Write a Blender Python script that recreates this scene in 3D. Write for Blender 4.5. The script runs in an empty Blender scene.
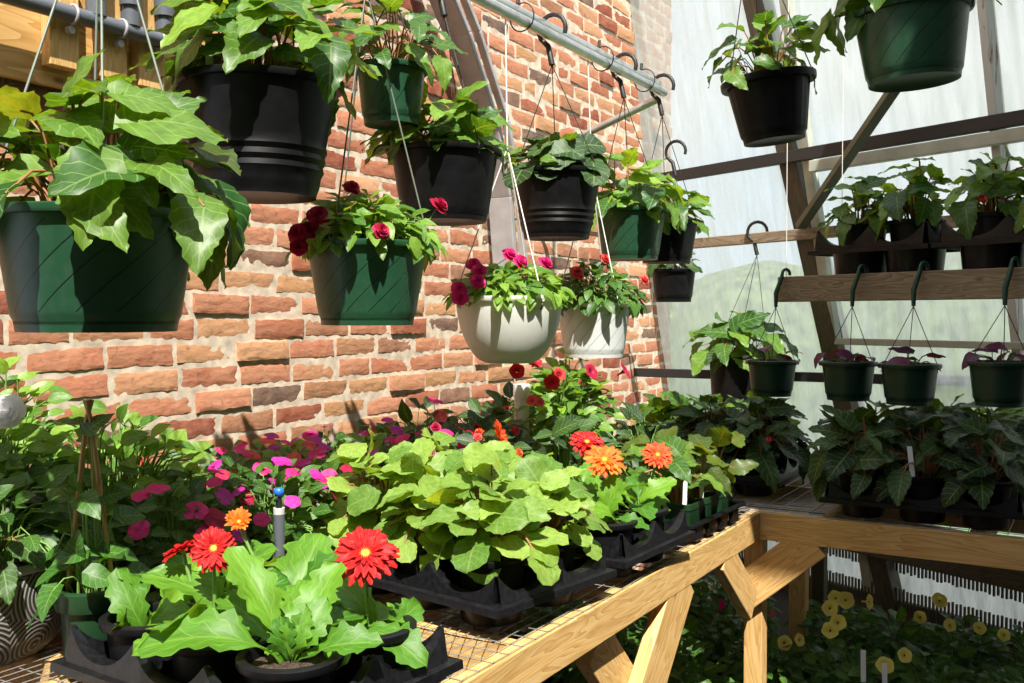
import bpy, math, random
import numpy as np
from mathutils import Vector, Matrix
PI = math.pi
S = bpy.context.scene
C = S.collection
R_ = math.radians
SUN = Vector((-.44, -.36, .82)).normalized()

# ------------------------------------------------------------ mesh builder
class MB:
    def __init__(s):
        s.v = []; s.t = []; s.g = []; s.f4 = []; s.f3 = []; s.m4 = []; s.m3 = []; s.n = 0
    def add(s, v, f, mat=0, tint=.5, gc=None):
        v = np.asarray(v, float).reshape(-1, 3); k = len(v)
        s.v.append(v)
        s.t.append(np.broadcast_to(np.asarray(tint, float), (k,)))
        s.g.append(v if gc is None else np.asarray(gc, float).reshape(-1, 3))
        f = np.asarray(f, int)
        if len(f):
            if f.shape[1] == 4: s.f4.append(f + s.n); s.m4.append(np.full(len(f), mat))
            else: s.f3.append(f + s.n); s.m3.append(np.full(len(f), mat))
        s.n += k
    def grid(s, P, mat=0, tint=.5, closeu=False, closev=False, gc=None):
        P = np.asarray(P, float); a, b = P.shape[:2]
        I = np.arange(a * b).reshape(a, b)
        if closeu: I = np.vstack([I, I[:1]])
        if closev: I = np.hstack([I, I[:, :1]])
        f = np.stack([I[:-1, :-1], I[1:, :-1], I[1:, 1:], I[:-1, 1:]], -1).reshape(-1, 4)
        s.add(P.reshape(-1, 3), f, mat, tint, gc)
    def lathe(s, prof, seg=48, mat=0, tint=.5, cx=0, cy=0, cap0=False, cap1=False):
        a = np.arange(seg) * 2 * PI / seg
        P = np.array([[(cx + r * math.cos(t), cy + r * math.sin(t), z) for t in a] for r, z in prof])
        P = P[:, ::-1]
        s.grid(P, mat, tint, closev=True)
        for on, k in ((cap0, 0), (cap1, len(prof) - 1)):
            if on:
                c = np.array([[cx, cy, prof[k][1]]]); ring = P[k]
                f = [(0, 1 + i, 1 + (i + 1) % seg) for i in range(seg)]
                s.add(np.vstack([c, ring]), f, mat, tint)
    def tube(s, pts, r, seg=6, mat=0, tint=.5, cap=True):
        p = np.asarray(pts, float); n = len(p)
        rr = np.broadcast_to(np.asarray(r, float), (n,))
        t = np.gradient(p, axis=0); t /= np.linalg.norm(t, axis=1)[:, None] + 1e-12
        u = np.cross(t[0], (0, 0, 1.)); 
        if np.linalg.norm(u) < 1e-3: u = np.cross(t[0], (0, 1., 0))
        rings = []
        for i in range(n):
            u = u - t[i] * np.dot(u, t[i]); u /= np.linalg.norm(u) + 1e-12
            w = np.cross(t[i], u)
            a = np.arange(seg) * 2 * PI / seg
            rings.append(p[i] + rr[i] * (np.cos(a)[:, None] * u + np.sin(a)[:, None] * w))
        s.grid(np.array(rings), mat, tint, closev=True)
        if cap:
            for ring, c in ((rings[0], p[0]), (rings[-1], p[-1])):
                s.add(np.vstack([c, ring]), [(0, 1 + i, 1 + (i + 1) % seg) for i in range(seg)], mat, tint)
    def box(s, c, d, mat=0, tint=.5, rot=None, seed=0):
        d = np.asarray(d, float) / 2
        q = np.array([(x, y, z) for x in (-1, 1) for y in (-1, 1) for z in (-1, 1)], float) * d
        ax = np.argsort(-d); g = q[:, ax] + np.array([seed * 3.7, seed * 1.3, seed * .77])
        v = q if rot is None else q @ np.asarray(rot).T
        s.add(v + np.asarray(c, float), [(0, 1, 3, 2), (4, 6, 7, 5), (0, 4, 5, 1), (2, 3, 7, 6), (0, 2, 6, 4), (1, 5, 7, 3)], mat, tint, g)
    def bar(s, p0, p1, w, h, mat=0, tint=.5, up=(0, 0, 1), seed=0):
        p0 = Vector(p0); p1 = Vector(p1); x = (p1 - p0).normalized(); u = Vector(up)
        y = u.cross(x).normalized(); z = x.cross(y)
        s.box((p0 + p1) / 2, ((p1 - p0).length, w, h), mat, tint, np.array([x, y, z]).T, seed)
    def build(s, name, mats, parent=None, smooth=False, bevel=0, solid=0):
        me = bpy.data.meshes.new(name)
        V = np.vstack(s.v)
        f4 = np.vstack(s.f4) if s.f4 else np.zeros((0, 4), int)
        f3 = np.vstack(s.f3) if s.f3 else np.zeros((0, 3), int)
        me.vertices.add(len(V)); me.vertices.foreach_set('co', V.ravel())
        loops = np.concatenate([f4.ravel(), f3.ravel()])
        me.loops.add(len(loops)); me.loops.foreach_set('vertex_index', loops)
        tot = np.concatenate([np.full(len(f4), 4), np.full(len(f3), 3)])
        me.polygons.add(len(tot))
        me.polygons.foreach_set('loop_start', np.concatenate([[0], np.cumsum(tot)[:-1]]).astype(int))
        me.polygons.foreach_set('loop_total', tot.astype(int))
        mi = np.concatenate((s.m4 or [np.zeros(0, int)]) + (s.m3 or [np.zeros(0, int)]))
        me.polygons.foreach_set('material_index', mi.astype(int))
        me.polygons.foreach_set('use_smooth', np.full(len(tot), bool(smooth)))
        a = me.attributes.new('tint', 'FLOAT', 'POINT'); a.data.foreach_set('value', np.concatenate(s.t))
        a = me.attributes.new('gc', 'FLOAT_VECTOR', 'POINT'); a.data.foreach_set('vector', np.vstack(s.g).ravel())
        me.update(); me.validate()
        for m in (mats if isinstance(mats, (list, tuple)) else [mats]): me.materials.append(m)
        return link(name, me, parent, bevel, solid)

def link(name, me, parent=None, bevel=0, solid=0):
    o = bpy.data.objects.new(name, me); C.objects.link(o)
    if parent: o.parent = parent
    if solid:
        m = o.modifiers.new('s', 'SOLIDIFY'); m.thickness = solid; m.offset = 0
    if bevel:
        m = o.modifiers.new('b', 'BEVEL'); m.width = bevel; m.segments = 2; m.limit_method = 'ANGLE'
    return o
def tag(o, label, cat, group=None):
    o['label'] = label; o['category'] = cat
    if group: o['group'] = group
    return o
def thing(name, label, cat, loc=(0, 0, 0), rz=0, group=None, tilt=(0, 0)):
    o = bpy.data.objects.new(name, None); C.objects.link(o)
    o.empty_display_size = .05
    o.location = loc; o.rotation_euler = (tilt[0], tilt[1], rz)
    return tag(o, label, cat, group)
def struct(o): o['kind'] = 'structure'; return o

# ------------------------------------------------------------ materials
def mat(name):
    m = bpy.data.materials.new(name); m.use_nodes = True
    nt = m.node_tree; nt.nodes.clear()
    return m, nt
def N(nt, t, **k):
    n = nt.nodes.new(t)
    for a, b in k.items():
        if a.startswith('i_'):
            n.inputs[int(a[2:]) if a[2:].isdigit() else a[2:].replace('_', ' ')].default_value = b
        else: setattr(n, a, b)
    return n
def L(nt, a, b): nt.links.new(a, b)
def ramp(nt, stops, src=None, interp='LINEAR'):
    r = N(nt, 'ShaderNodeValToRGB'); r.color_ramp.interpolation = interp
    e = r.color_ramp.elements
    while len(e) < len(stops): e.new(.5)
    for k, (p, c) in zip(e, stops): k.position = p; k.color = (*c, 1) if len(c) == 3 else c
    if src is not None: L(nt, src, r.inputs[0])
    return r
def out(nt, sh):
    o = N(nt, 'ShaderNodeOutputMaterial'); L(nt, sh, o.inputs[0]); return o
def attr(nt, n): return N(nt, 'ShaderNodeAttribute', attribute_name=n)
def math_(nt, op, a, b=None):
    n = N(nt, 'ShaderNodeMath', operation=op)
    for i, x in enumerate((a, b)):
        if x is None: continue
        if isinstance(x, (int, float)): n.inputs[i].default_value = x
        else: L(nt, x, n.inputs[i])
    return n.outputs[0]
def mixc(nt, f, a, b, bt='MIX'):
    n = N(nt, 'ShaderNodeMix', data_type='RGBA', blend_type=bt)
    for i, x in ((0, f), (6, a), (7, b)):
        if isinstance(x, (int, float)): n.inputs[i].default_value = x
        elif isinstance(x, tuple): n.inputs[i].default_value = (*x, 1)
        else: L(nt, x, n.inputs[i])
    return n.outputs[2]
def bump(nt, h, s=.3, d=.01):
    b = N(nt, 'ShaderNodeBump'); b.inputs['Strength'].default_value = s; b.inputs['Distance'].default_value = d
    L(nt, h, b.inputs['Height']); return b.outputs[0]

def leaf_mat(name, c0, c1, vein=(.35, .5, .15), trans=.4, rough=.42, veinamt=.35, under=None):
    m, nt = mat(name)
    t = attr(nt, 'tint').outputs['Fac']; g = N(nt, 'ShaderNodeSeparateXYZ'); L(nt, attr(nt, 'gc').outputs['Vector'], g.inputs[0])
    u = math_(nt, 'ABSOLUTE', g.outputs[0]); v = g.outputs[1]
    base = ramp(nt, [(0, c0), (1, c1)], t).outputs[0]
    no = N(nt, 'ShaderNodeTexNoise'); no.inputs['Scale'].default_value = 7; L(nt, attr(nt, 'gc').outputs['Vector'], no.inputs[0])
    base = mixc(nt, .5, base, mixc(nt, 1., base, no.outputs[0], 'OVERLAY'))
    # veins: a midrib and slanted side veins
    mid = math_(nt, 'LESS_THAN', u, .05)
    w = math_(nt, 'FRACT', math_(nt, 'SUBTRACT', math_(nt, 'MULTIPLY', v, 6.), math_(nt, 'MULTIPLY', u, 1.8)))
    side = math_(nt, 'LESS_THAN', w, .09)
    vm = math_(nt, 'MULTIPLY', math_(nt, 'MAXIMUM', mid, side), veinamt)
    col = mixc(nt, vm, base, vein)
    p = N(nt, 'ShaderNodeBsdfPrincipled'); L(nt, col, p.inputs['Base Color']); p.inputs['Roughness'].default_value = rough
    p.inputs['Specular IOR Level'].default_value = .45
    L(nt, bump(nt, w, .25, .002), p.inputs['Normal'])
    tr = N(nt, 'ShaderNodeBsdfTranslucent')
    L(nt, mixc(nt, 1., col, (2.3, 1.8, .45), 'MULTIPLY'), tr.inputs[0])
    mx = N(nt, 'ShaderNodeMixShader'); mx.inputs[0].default_value = trans
    L(nt, p.outputs[0], mx.inputs[1]); L(nt, tr.outputs[0], mx.inputs[2]); out(nt, mx.outputs[0])
    return m
def plain(name, c, rough=.5, metal=0, spec=.5, noise=0, nscale=40, bmp=0, trans=0, coat=0):
    m, nt = mat(name)
    p = N(nt, 'ShaderNodeBsdfPrincipled'); p.inputs['Base Color'].default_value = (*c, 1)
    p.inputs['Roughness'].default_value = rough; p.inputs['Metallic'].default_value = metal; p.inputs['Specular IOR Level'].default_value = spec
    p.inputs['Coat Weight'].default_value = coat
    if noise or bmp:
        tc = N(nt, 'ShaderNodeTexCoord'); no = N(nt, 'ShaderNodeTexNoise'); no.inputs['Scale'].default_value = nscale; no.inputs['Detail'].default_value = 5
        L(nt, tc.outputs['Object'], no.inputs[0])
        if noise:
            a = tuple(x * (1 - noise) for x in c); b = tuple(min(1, x * (1 + noise)) for x in c)
            L(nt, ramp(nt, [(.3, a), (.7, b)], no.outputs[0]).outputs[0], p.inputs['Base Color'])
        if bmp: L(nt, bump(nt, no.outputs[0], bmp, .003), p.inputs['Normal'])
    if trans:
        tr = N(nt, 'ShaderNodeBsdfTranslucent'); tr.inputs[0].default_value = (*c, 1)
        mx = N(nt, 'ShaderNodeMixShader'); mx.inputs[0].default_value = trans
        L(nt, p.outputs[0], mx.inputs[1]); L(nt, tr.outputs[0], mx.inputs[2]); out(nt, mx.outputs[0])
    else: out(nt, p.outputs[0])
    return m
def petal(name, c0, c1, trans=.3):
    m, nt = mat(name)
    t = attr(nt, 'tint').outputs['Fac']
    col = ramp(nt, [(0, c0), (1, c1)], t).outputs[0]
    p = N(nt, 'ShaderNodeBsdfPrincipled'); L(nt, col, p.inputs['Base Color']); p.inputs['Roughness'].default_value = .6
    tr = N(nt, 'ShaderNodeBsdfTranslucent'); L(nt, col, tr.inputs[0])
    mx = N(nt, 'ShaderNodeMixShader'); mx.inputs[0].default_value = trans
    L(nt, p.outputs[0], mx.inputs[1]); L(nt, tr.outputs[0], mx.inputs[2]); out(nt, mx.outputs[0])
    return m
def spiral_pot(name, c, groove, rough=.38, turns=14, pitch=9., zlo=0, zhi=1, trans=0):
    # moulded slanting grooves, set in the pot's own coordinates
    m, nt = mat(name)
    g = N(nt, 'ShaderNodeSeparateXYZ'); tc = N(nt, 'ShaderNodeTexCoord'); L(nt, tc.outputs['Object'], g.inputs[0])
    an = math_(nt, 'DIVIDE', math_(nt, 'ARCTAN2', g.outputs[1], g.outputs[0]), 2 * PI)
    f = math_(nt, 'FRACT', math_(nt, 'ADD', math_(nt, 'MULTIPLY', an, float(turns)), math_(nt, 'MULTIPLY', g.outputs[2], -pitch * 2)))
    ln = math_(nt, 'LESS_THAN', f, .05)
    rng = math_(nt, 'MULTIPLY', math_(nt, 'GREATER_THAN', g.outputs[2], zlo), math_(nt, 'LESS_THAN', g.outputs[2], zhi))
    ln = math_(nt, 'MULTIPLY', ln, rng)
    no = N(nt, 'ShaderNodeTexNoise'); no.inputs['Scale'].default_value = 60; no.inputs['Detail'].default_value = 6; L(nt, tc.outputs['Object'], no.inputs[0])
    dust = ramp(nt, [(.45, (0, 0, 0)), (.8, (.12, .12, .12))], no.outputs[0]).outputs[0]
    base = mixc(nt, dust, c, tuple(x * .7 + .12 for x in c))
    col = mixc(nt, ln, base, groove)
    p = N(nt, 'ShaderNodeBsdfPrincipled'); L(nt, col, p.inputs['Base Color']); p.inputs['Roughness'].default_value = rough
    L(nt, bump(nt, math_(nt, 'SUBTRACT', 1., ln), .8, .004), p.inputs['Normal'])
    sh = p.outputs[0]
    if trans:
        tr = N(nt, 'ShaderNodeBsdfTranslucent'); tr.inputs[0].default_value = (*c, 1)
        mx = N(nt, 'ShaderNodeMixShader'); mx.inputs[0].default_value = trans
        L(nt, sh, mx.inputs[1]); L(nt, tr.outputs[0], mx.inputs[2]); sh = mx.outputs[0]
    out(nt, sh); return m
def wood(name, c0, c1, c2, rough=.6, scale=1.):
    m, nt = mat(name)
    mp = N(nt, 'ShaderNodeMapping'); mp.inputs['Scale'].default_value = (1.1 * scale, 9 * scale, 9 * scale); L(nt, attr(nt, 'gc').outputs['Vector'], mp.inputs[0])
    n0 = N(nt, 'ShaderNodeTexNoise'); n0.inputs['Scale'].default_value = 1.6; n0.inputs['Detail'].default_value = 3; n0.inputs['Distortion'].default_value = .6; L(nt, mp.outputs[0], n0.inputs[0])
    rings = math_(nt, 'FRACT', math_(nt, 'MULTIPLY', n0.outputs[0], 16.))
    n1 = N(nt, 'ShaderNodeTexNoise'); n1.inputs['Scale'].default_value = 14; n1.inputs['Detail'].default_value = 6; L(nt, mp.outputs[0], n1.inputs[0])
    f = math_(nt, 'ADD', math_(nt, 'MULTIPLY', rings, .6), math_(nt, 'MULTIPLY', n1.outputs[0], .5))
    col = ramp(nt, [(.15, c0), (.55, c1), (1, c2)], f).outputs[0]
    # knots
    vo = N(nt, 'ShaderNodeTexVoronoi'); vo.inputs['Scale'].default_value = 3.2; mk = N(nt, 'ShaderNodeMapping'); mk.inputs['Scale'].default_value = (1, 2.2, 2.2); L(nt, attr(nt, 'gc').outputs['Vector'], mk.inputs[0]); L(nt, mk.outputs[0], vo.inputs[0])
    k = ramp(nt, [(.03, (1, 1, 1)), (.075, (0, 0, 0))], vo.outputs['Distance']).outputs[0]
    col = mixc(nt, math_(nt, 'MULTIPLY', k, .8), col, tuple(x * .3 for x in c2))
    p = N(nt, 'ShaderNodeBsdfPrincipled'); L(nt, col, p.inputs['Base Color']); p.inputs['Roughness'].default_value = rough
    L(nt, bump(nt, f, .15, .003), p.inputs['Normal']); out(nt, p.outputs[0])
    return m

M = {}
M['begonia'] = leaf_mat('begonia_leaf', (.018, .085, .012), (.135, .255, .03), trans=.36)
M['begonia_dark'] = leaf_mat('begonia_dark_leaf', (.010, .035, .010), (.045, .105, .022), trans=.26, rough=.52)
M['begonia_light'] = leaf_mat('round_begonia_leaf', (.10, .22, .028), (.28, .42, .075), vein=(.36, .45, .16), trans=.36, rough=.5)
M['gerbera'] = leaf_mat('gerbera_leaf', (.045, .17, .012), (.17, .36, .025), vein=(.28, .45, .08), trans=.34, rough=.48)
M['impatiens'] = leaf_mat('impatiens_leaf', (.015, .07, .010), (.075, .19, .022), trans=.33, rough=.45)
M['impatiens_light'] = leaf_mat('impatiens_light_leaf', (.05, .16, .018), (.22, .38, .045), trans=.36)
M['vine'] = leaf_mat('vine_leaf', (.02, .09, .012), (.06, .18, .02), trans=.35)
M['purple'] = leaf_mat('purple_leaf', (.06, .012, .05), (.16, .03, .09), vein=(.2, .1, .2), trans=.3)
M['russet'] = leaf_mat('russet_leaf', (.035, .08, .012), (.14, .21, .026), vein=(.35, .15, .06), trans=.36)
M['stem'] = plain('red_stem', (.28, .12, .05), .55)
M['gstem'] = plain('green_stem', (.16, .30, .06), .55)
M['soil'] = plain('soil', (.05, .03, .02), .95, noise=.8, nscale=180, bmp=1.)
M['black'] = plain('black_plastic', (.007, .007, .008), .42, spec=.2, noise=.35, nscale=30)
M['blacktray'] = plain('black_tray_plastic', (.009, .009, .011), .30, spec=.28, noise=.5, nscale=90, bmp=.12)
M['green'] = spiral_pot('green_spiral_plastic', (.014, .066, .030), (.002, .010, .005), zlo=.03, zhi=.165)
M['greenplain'] = plain('green_plastic', (.012, .042, .016), .35, noise=.2, nscale=20)
M['darkgreen'] = plain('dark_green_plastic', (.006, .03, .018), .35, noise=.2, nscale=20)
M['whitespiral'] = spiral_pot('white_spiral_plastic', (.80, .83, .82), (.42, .45, .44), turns=14, zlo=.02, zhi=.15, trans=.25)
M['white'] = plain('white_plastic', (.84, .84, .79), .4, noise=.05, nscale=150, trans=.25)
M['tagwhite'] = plain('white_label_plastic', (.8, .8, .8), .4)
M['string'] = plain('white_string', (.75, .74, .68), .6)
M['wire'] = plain('black_wire', (.012, .012, .012), .5)
M['wiregreen'] = plain('grey_green_wire', (.16, .19, .15), .4)
M['hookgreen'] = plain('green_hook', (.01, .06, .035), .4)
M['rust'] = plain('rusty_tie', (.22, .04, .025), .6)
M['galv'] = plain('galvanised_steel', (.62, .64, .64), .32, metal=.85, noise=.12, nscale=25)
M['alu'] = plain('weathered_aluminium', (.40, .39, .40), .5, metal=.15, noise=.2, nscale=12)
M['mesh'] = plain('welded_wire', (.36, .35, .33), .45, metal=.6)
M['pvc'] = plain('grey_pvc', (.11, .12, .14), .4)
M['pvcl'] = plain('pale_conduit', (.55, .55, .55), .4)
M['blue'] = plain('blue_nozzle', (.02, .15, .6), .4)
M['pine'] = wood('treated_pine', (.74, .51, .23), (.65, .40, .14), (.45, .24, .07))
M['plank'] = wood('weathered_plank', (.34, .28, .20), (.25, .19, .125), (.12, .09, .06))
M['post'] = wood('dark_timber', (.11, .095, .06), (.08, .07, .045), (.04, .033, .022))
M['ply'] = wood('plywood', (.72, .47, .19), (.62, .36, .12), (.42, .21, .06), scale=.6)
M['bamboo'] = plain('bamboo', (.42, .25, .09), .5, noise=.2, nscale=40)
M['magenta'] = petal('magenta_petal', (.66, .008, .13), (.80, .03, .28))
M['purplep'] = petal('purple_petal', (.45, .012, .25), (.6, .04, .42))
M['redp'] = petal('red_petal', (.42, .003, .006), (.62, .010, .008))
M['coral'] = petal('coral_petal', (.70, .04, .05), (.85, .14, .12))
M['crimson'] = petal('crimson_petal', (.32, .003, .03), (.55, .01, .08))
M['orangep'] = petal('orange_petal', (.80, .12, .005), (.88, .26, .02))
M['redorange'] = petal('red_orange_petal', (.72, .05, .008), (.85, .16, .03))
M['yellowp'] = petal('yellow_petal', (.85, .72, .12), (.92, .84, .25))
M['whitep'] = petal('white_petal', (.8, .8, .82), (.9, .9, .9))
M['yellowc'] = petal('yellow_disc', (.75, .45, .03), (.95, .75, .15))
M['darkeye'] = plain('dark_flower_eye', (.02, .005, .01), .6)
def swirl_mat():
    m, nt = mat('swirl_ceramic')
    tc = N(nt, 'ShaderNodeTexCoord'); vo = N(nt, 'ShaderNodeTexVoronoi'); vo.inputs['Scale'].default_value = 11; vo.inputs['Randomness'].default_value = .8
    L(nt, tc.outputs['Object'], vo.inputs[0])
    w = math_(nt, 'SINE', math_(nt, 'MULTIPLY', vo.outputs['Distance'], 75.))
    col = ramp(nt, [(.35, (.03, .03, .028)), (.75, (.24, .23, .21))], math_(nt, 'ADD', math_(nt, 'MULTIPLY', w, .5), .5)).outputs[0]
    p = N(nt, 'ShaderNodeBsdfPrincipled'); L(nt, col, p.inputs['Base Color']); p.inputs['Roughness'].default_value = .45
    L(nt, bump(nt, w, .4, .003), p.inputs['Normal']); out(nt, p.outputs[0]); return m
M['swirl'] = swirl_mat()
def brick_mat():
    m, nt = mat('rustic_brick')
    t = attr(nt, 'tint').outputs['Fac']; g = attr(nt, 'gc').outputs['Vector']
    base = ramp(nt, [(0, (.25, .062, .038)), (.18, (.40, .135, .075)), (.40, (.53, .235, .135)), (.54, (.43, .16, .092)), (.66, (.57, .30, .165)), (.78, (.51, .27, .13)), (.88, (.34, .155, .09)), (.95, (.19, .115, .085)), (1, (.14, .10, .085))], t).outputs[0]
    n = N(nt, 'ShaderNodeTexNoise'); n.inputs['Scale'].default_value = 14; n.inputs['Detail'].default_value = 6; n.inputs['Roughness'].default_value = .65; L(nt, g, n.inputs[0])
    n2 = N(nt, 'ShaderNodeTexNoise'); n2.inputs['Scale'].default_value = 55; n2.inputs['Detail'].default_value = 5; L(nt, g, n2.inputs[0])
    col = mixc(nt, ramp(nt, [(.42, (0, 0, 0)), (.72, (.75, .75, .75))], n.outputs[0]).outputs[0], base, mixc(nt, .5, base, (.60, .36, .22)))
    col = mixc(nt, ramp(nt, [(.58, (0, 0, 0)), (.74, (.6, .6, .6))], n2.outputs[0]).outputs[0], col, (.17, .10, .075))
    p = N(nt, 'ShaderNodeBsdfPrincipled'); L(nt, col, p.inputs['Base Color']); p.inputs['Roughness'].default_value = .9; p.inputs['Specular IOR Level'].default_value = .2
    mp = N(nt, 'ShaderNodeMapping'); mp.inputs['Scale'].default_value = (.55, 1, 1.5); L(nt, g, mp.inputs[0])
    n3 = N(nt, 'ShaderNodeTexNoise'); n3.inputs['Scale'].default_value = 34; n3.inputs['Detail'].default_value = 5; n3.inputs['Distortion'].default_value = .35; L(nt, mp.outputs[0], n3.inputs[0])
    h = math_(nt, 'ADD', math_(nt, 'MULTIPLY', n3.outputs[0], .8), math_(nt, 'MULTIPLY', n2.outputs[0], .4))
    L(nt, bump(nt, h, .6, .006), p.inputs['Normal']); out(nt, p.outputs[0]); return m
M['brick'] = brick_mat()
M['mortar'] = plain('mortar', (.62, .52, .41), .95, noise=.25, nscale=30, bmp=.8, spec=.1)
def glaze_mat():
    m, nt = mat('dirty_polycarbonate')
    tc = N(nt, 'ShaderNodeTexCoord'); mp = N(nt, 'ShaderNodeMapping'); mp.inputs['Scale'].default_value = (10, 10, .7); L(nt, tc.outputs['Object'], mp.inputs[0])
    n = N(nt, 'ShaderNodeTexNoise'); n.inputs['Scale'].default_value = 1.6; n.inputs['Detail'].default_value = 6; n.inputs['Roughness'].default_value = .65; L(nt, mp.outputs[0], n.inputs[0])
    f = ramp(nt, [(.3, (.45, .45, .45)), (.7, (.85, .85, .85))], n.outputs[0]).outputs[0]
    tr = N(nt, 'ShaderNodeBsdfTransparent'); tr.inputs[0].default_value = (.93, .95, .94, 1)
    tl = N(nt, 'ShaderNodeBsdfTranslucent'); tl.inputs[0].default_value = (.92, .92, .89, 1)
    df = N(nt, 'ShaderNodeBsdfDiffuse'); df.inputs[0].default_value = (.5, .5, .46, 1)
    a = N(nt, 'ShaderNodeMixShader'); a.inputs[0].default_value = .12; L(nt, tl.outputs[0], a.inputs[1]); L(nt, df.outputs[0], a.inputs[2])
    mx = N(nt, 'ShaderNodeMixShader'); L(nt, f, mx.inputs[0]); L(nt, tr.outputs[0], mx.inputs[1]); L(nt, a.outputs[0], mx.inputs[2])
    out(nt, mx.outputs[0]); return m
M['glaze'] = glaze_mat()
M['darkbar'] = plain('dark_painted_bar', (.02, .02, .022), .5)
M['paleframe'] = plain('pale_green_frame', (.42, .45, .38), .45, noise=.2, nscale=8)
M['olive'] = plain('olive_tube', (.12, .13, .08), .45, metal=.3)
def rustpost():
    m, nt = mat('rusty_white_post')
    tc = N(nt, 'ShaderNodeTexCoord'); mp = N(nt, 'ShaderNodeMapping'); mp.inputs['Scale'].default_value = (30, 30, 4); L(nt, tc.outputs['Object'], mp.inputs[0])
    n = N(nt, 'ShaderNodeTexNoise'); n.inputs['Scale'].default_value = 1.5; n.inputs['Detail'].default_value = 5; L(nt, mp.outputs[0], n.inputs[0])
    col = ramp(nt, [(.58, (.66, .66, .64)), (.66, (.25, .10, .05))], n.outputs[0]).outputs[0]
    p = N(nt, 'ShaderNodeBsdfPrincipled'); L(nt, col, p.inputs['Base Color']); p.inputs['Roughness'].default_value = .7; out(nt, p.outputs[0]); return m
M['rustpost'] = rustpost()
M['floor'] = plain('gravel_floor', (.018, .017, .015), .95, noise=.5, nscale=60, bmp=.6)
M['lawn'] = plain('lawn', (.13, .24, .06), .95, noise=.5, nscale=3)
M['hedge'] = plain('hedge_leaf', (.11, .15, .07), .9, noise=.6, nscale=9, bmp=1.)
M['reed'] = plain('white_reed', (.75, .75, .74), .6, noise=.1, nscale=60, trans=.3)
M['shade'] = plain('added_shade_panel', (.03, .035, .03), .9)
M['block'] = plain('light_blocker_grey', (.20, .19, .18), .9, noise=.2, nscale=8)

# ------------------------------------------------------------ leaves
def leaf_tpl(kind, rng):
    nv, asym, teeth, cord, fold, droop, wave = 10, 0., 0., 0., .25, .3, .03
    if kind == 'begonia':
        nv = 14; asym = .16; teeth = .032; cord = .26; fold = .24; droop = .3; wave = .05
        w = lambda v: (.40 * max(0, math.sin(PI * v ** .62)) ** .75) * (1 - .25 * v)
    elif kind == 'round':
        nv = 12; teeth = .03; cord = .36; fold = .16; droop = .28; wave = .045
        w = lambda v: .52 * math.sqrt(max(0, 1 - (2 * v - 1) ** 2)) ** .9
    elif kind == 'ovate':
        nv = 7; fold = .3; droop = .28; wave = .02
        w = lambda v: .29 * max(0, math.sin(PI * v ** .8)) ** .85
    elif kind == 'heart':
        nv = 9; cord = .3; fold = .22; droop = .3
        w = lambda v: .46 * max(0, math.sin(PI * v ** .5)) ** .8
    elif kind == 'gerbera':
        nv = 24; cord = 0; fold = .35; droop = .62; wave = .035
        def w(v):
            e = min(1, max(0, (v - .12) / .5)); e = e * e * (3 - 2 * e)
            tip = math.sqrt(max(0, 1 - (max(0, v - .72) / .28) ** 2))
            return (.022 + .185 * e) * tip * (1 + .20 * e * math.sin(v * 2 * PI * 6.5))
    elif kind == 'lance':
        nv = 8; fold = .4; droop = .3
        w = lambda v: .17 * max(0, math.sin(PI * v ** .85))
    elif kind == 'petal':
        nv = 5; fold = .1; droop = .12
        w = lambda v: .42 * max(0, math.sin(PI * min(v * .5 + v ** 3 * .42, 1))) ** .8 + .02
    elif kind == 'ray':
        nv = 5; fold = .5; droop = .25
        w = lambda v: (.06 + .09 * math.sin(PI * min(1, v * .8 + .1))) * (1 if v < .85 else .55)
    droop *= rng.uniform(.5, 1.5); fold *= rng.uniform(.6, 1.3); ph = rng.uniform(0, 6.28); tw = rng.uniform(-.25, .25)
    ss = [-1, -.55, 0, .55, 1] if kind not in ('gerbera', 'begonia', 'round') else [-1, -.7, -.35, 0, .35, .7, 1]
    V, G = [], []
    for i in range(nv + 1):
        v = i / nv; ww = w(v)
        if teeth and 0 < i < nv: ww += teeth * (1 if i % 2 else -1) * .6
        ww = max(ww, .002)
        for s in ss:
            x = s * ww * (1 + asym * (1 if s > 0 else -1))
            y = v - cord * abs(s) ** 1.4 * (1 - v) ** 2 * (1 if v > 0 or cord == 0 else 1)
            z = fold * abs(x) - droop * v * v + wave * math.sin(v * 13 + ph + (2 if s > 0 else 0)) * s * s + tw * x * v
            if kind == 'gerbera': z += .55 * droop * v
            V.append((x, y, z)); G.append((s, v, 0))
    n = len(ss)
    F = [(i * n + j, i * n + j + 1, (i + 1) * n + j + 1, (i + 1) * n + j) for i in range(nv) for j in range(n - 1)]
    return np.array(V), np.array(F), np.array(G)
_trng = random.Random(7)
TPL = {k: [leaf_tpl(k, _trng) for _ in range(6)] for k in ('begonia', 'round', 'ovate', 'heart', 'gerbera', 'lance', 'petal', 'ray')}

def put(mb, kind, base, d, nref, size, rng, mat=0, tint=None, width=1.):
    V, F, G = TPL[kind][rng.randrange(6)]
    d = np.asarray(d, float); d /= np.linalg.norm(d) + 1e-9
    x = np.cross(d, nref); x /= np.linalg.norm(x) + 1e-9
    z = np.cross(x, d)
    P = np.asarray(base) + size * (V[:, :1] * width * x + V[:, 1:2] * d + V[:, 2:] * z)
    t = rng.random() if tint is None else tint
    g = G + np.array([0, 0, rng.random() * 30])
    mb.add(P, F, mat, t, g)

def bez(a, b, c, n=4):
    a, b, c = map(lambda q: np.asarray(q, float), (a, b, c))
    t = np.linspace(0, 1, n)[:, None]
    return (1 - t) ** 2 * a + 2 * t * (1 - t) * b + t * t * c

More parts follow.
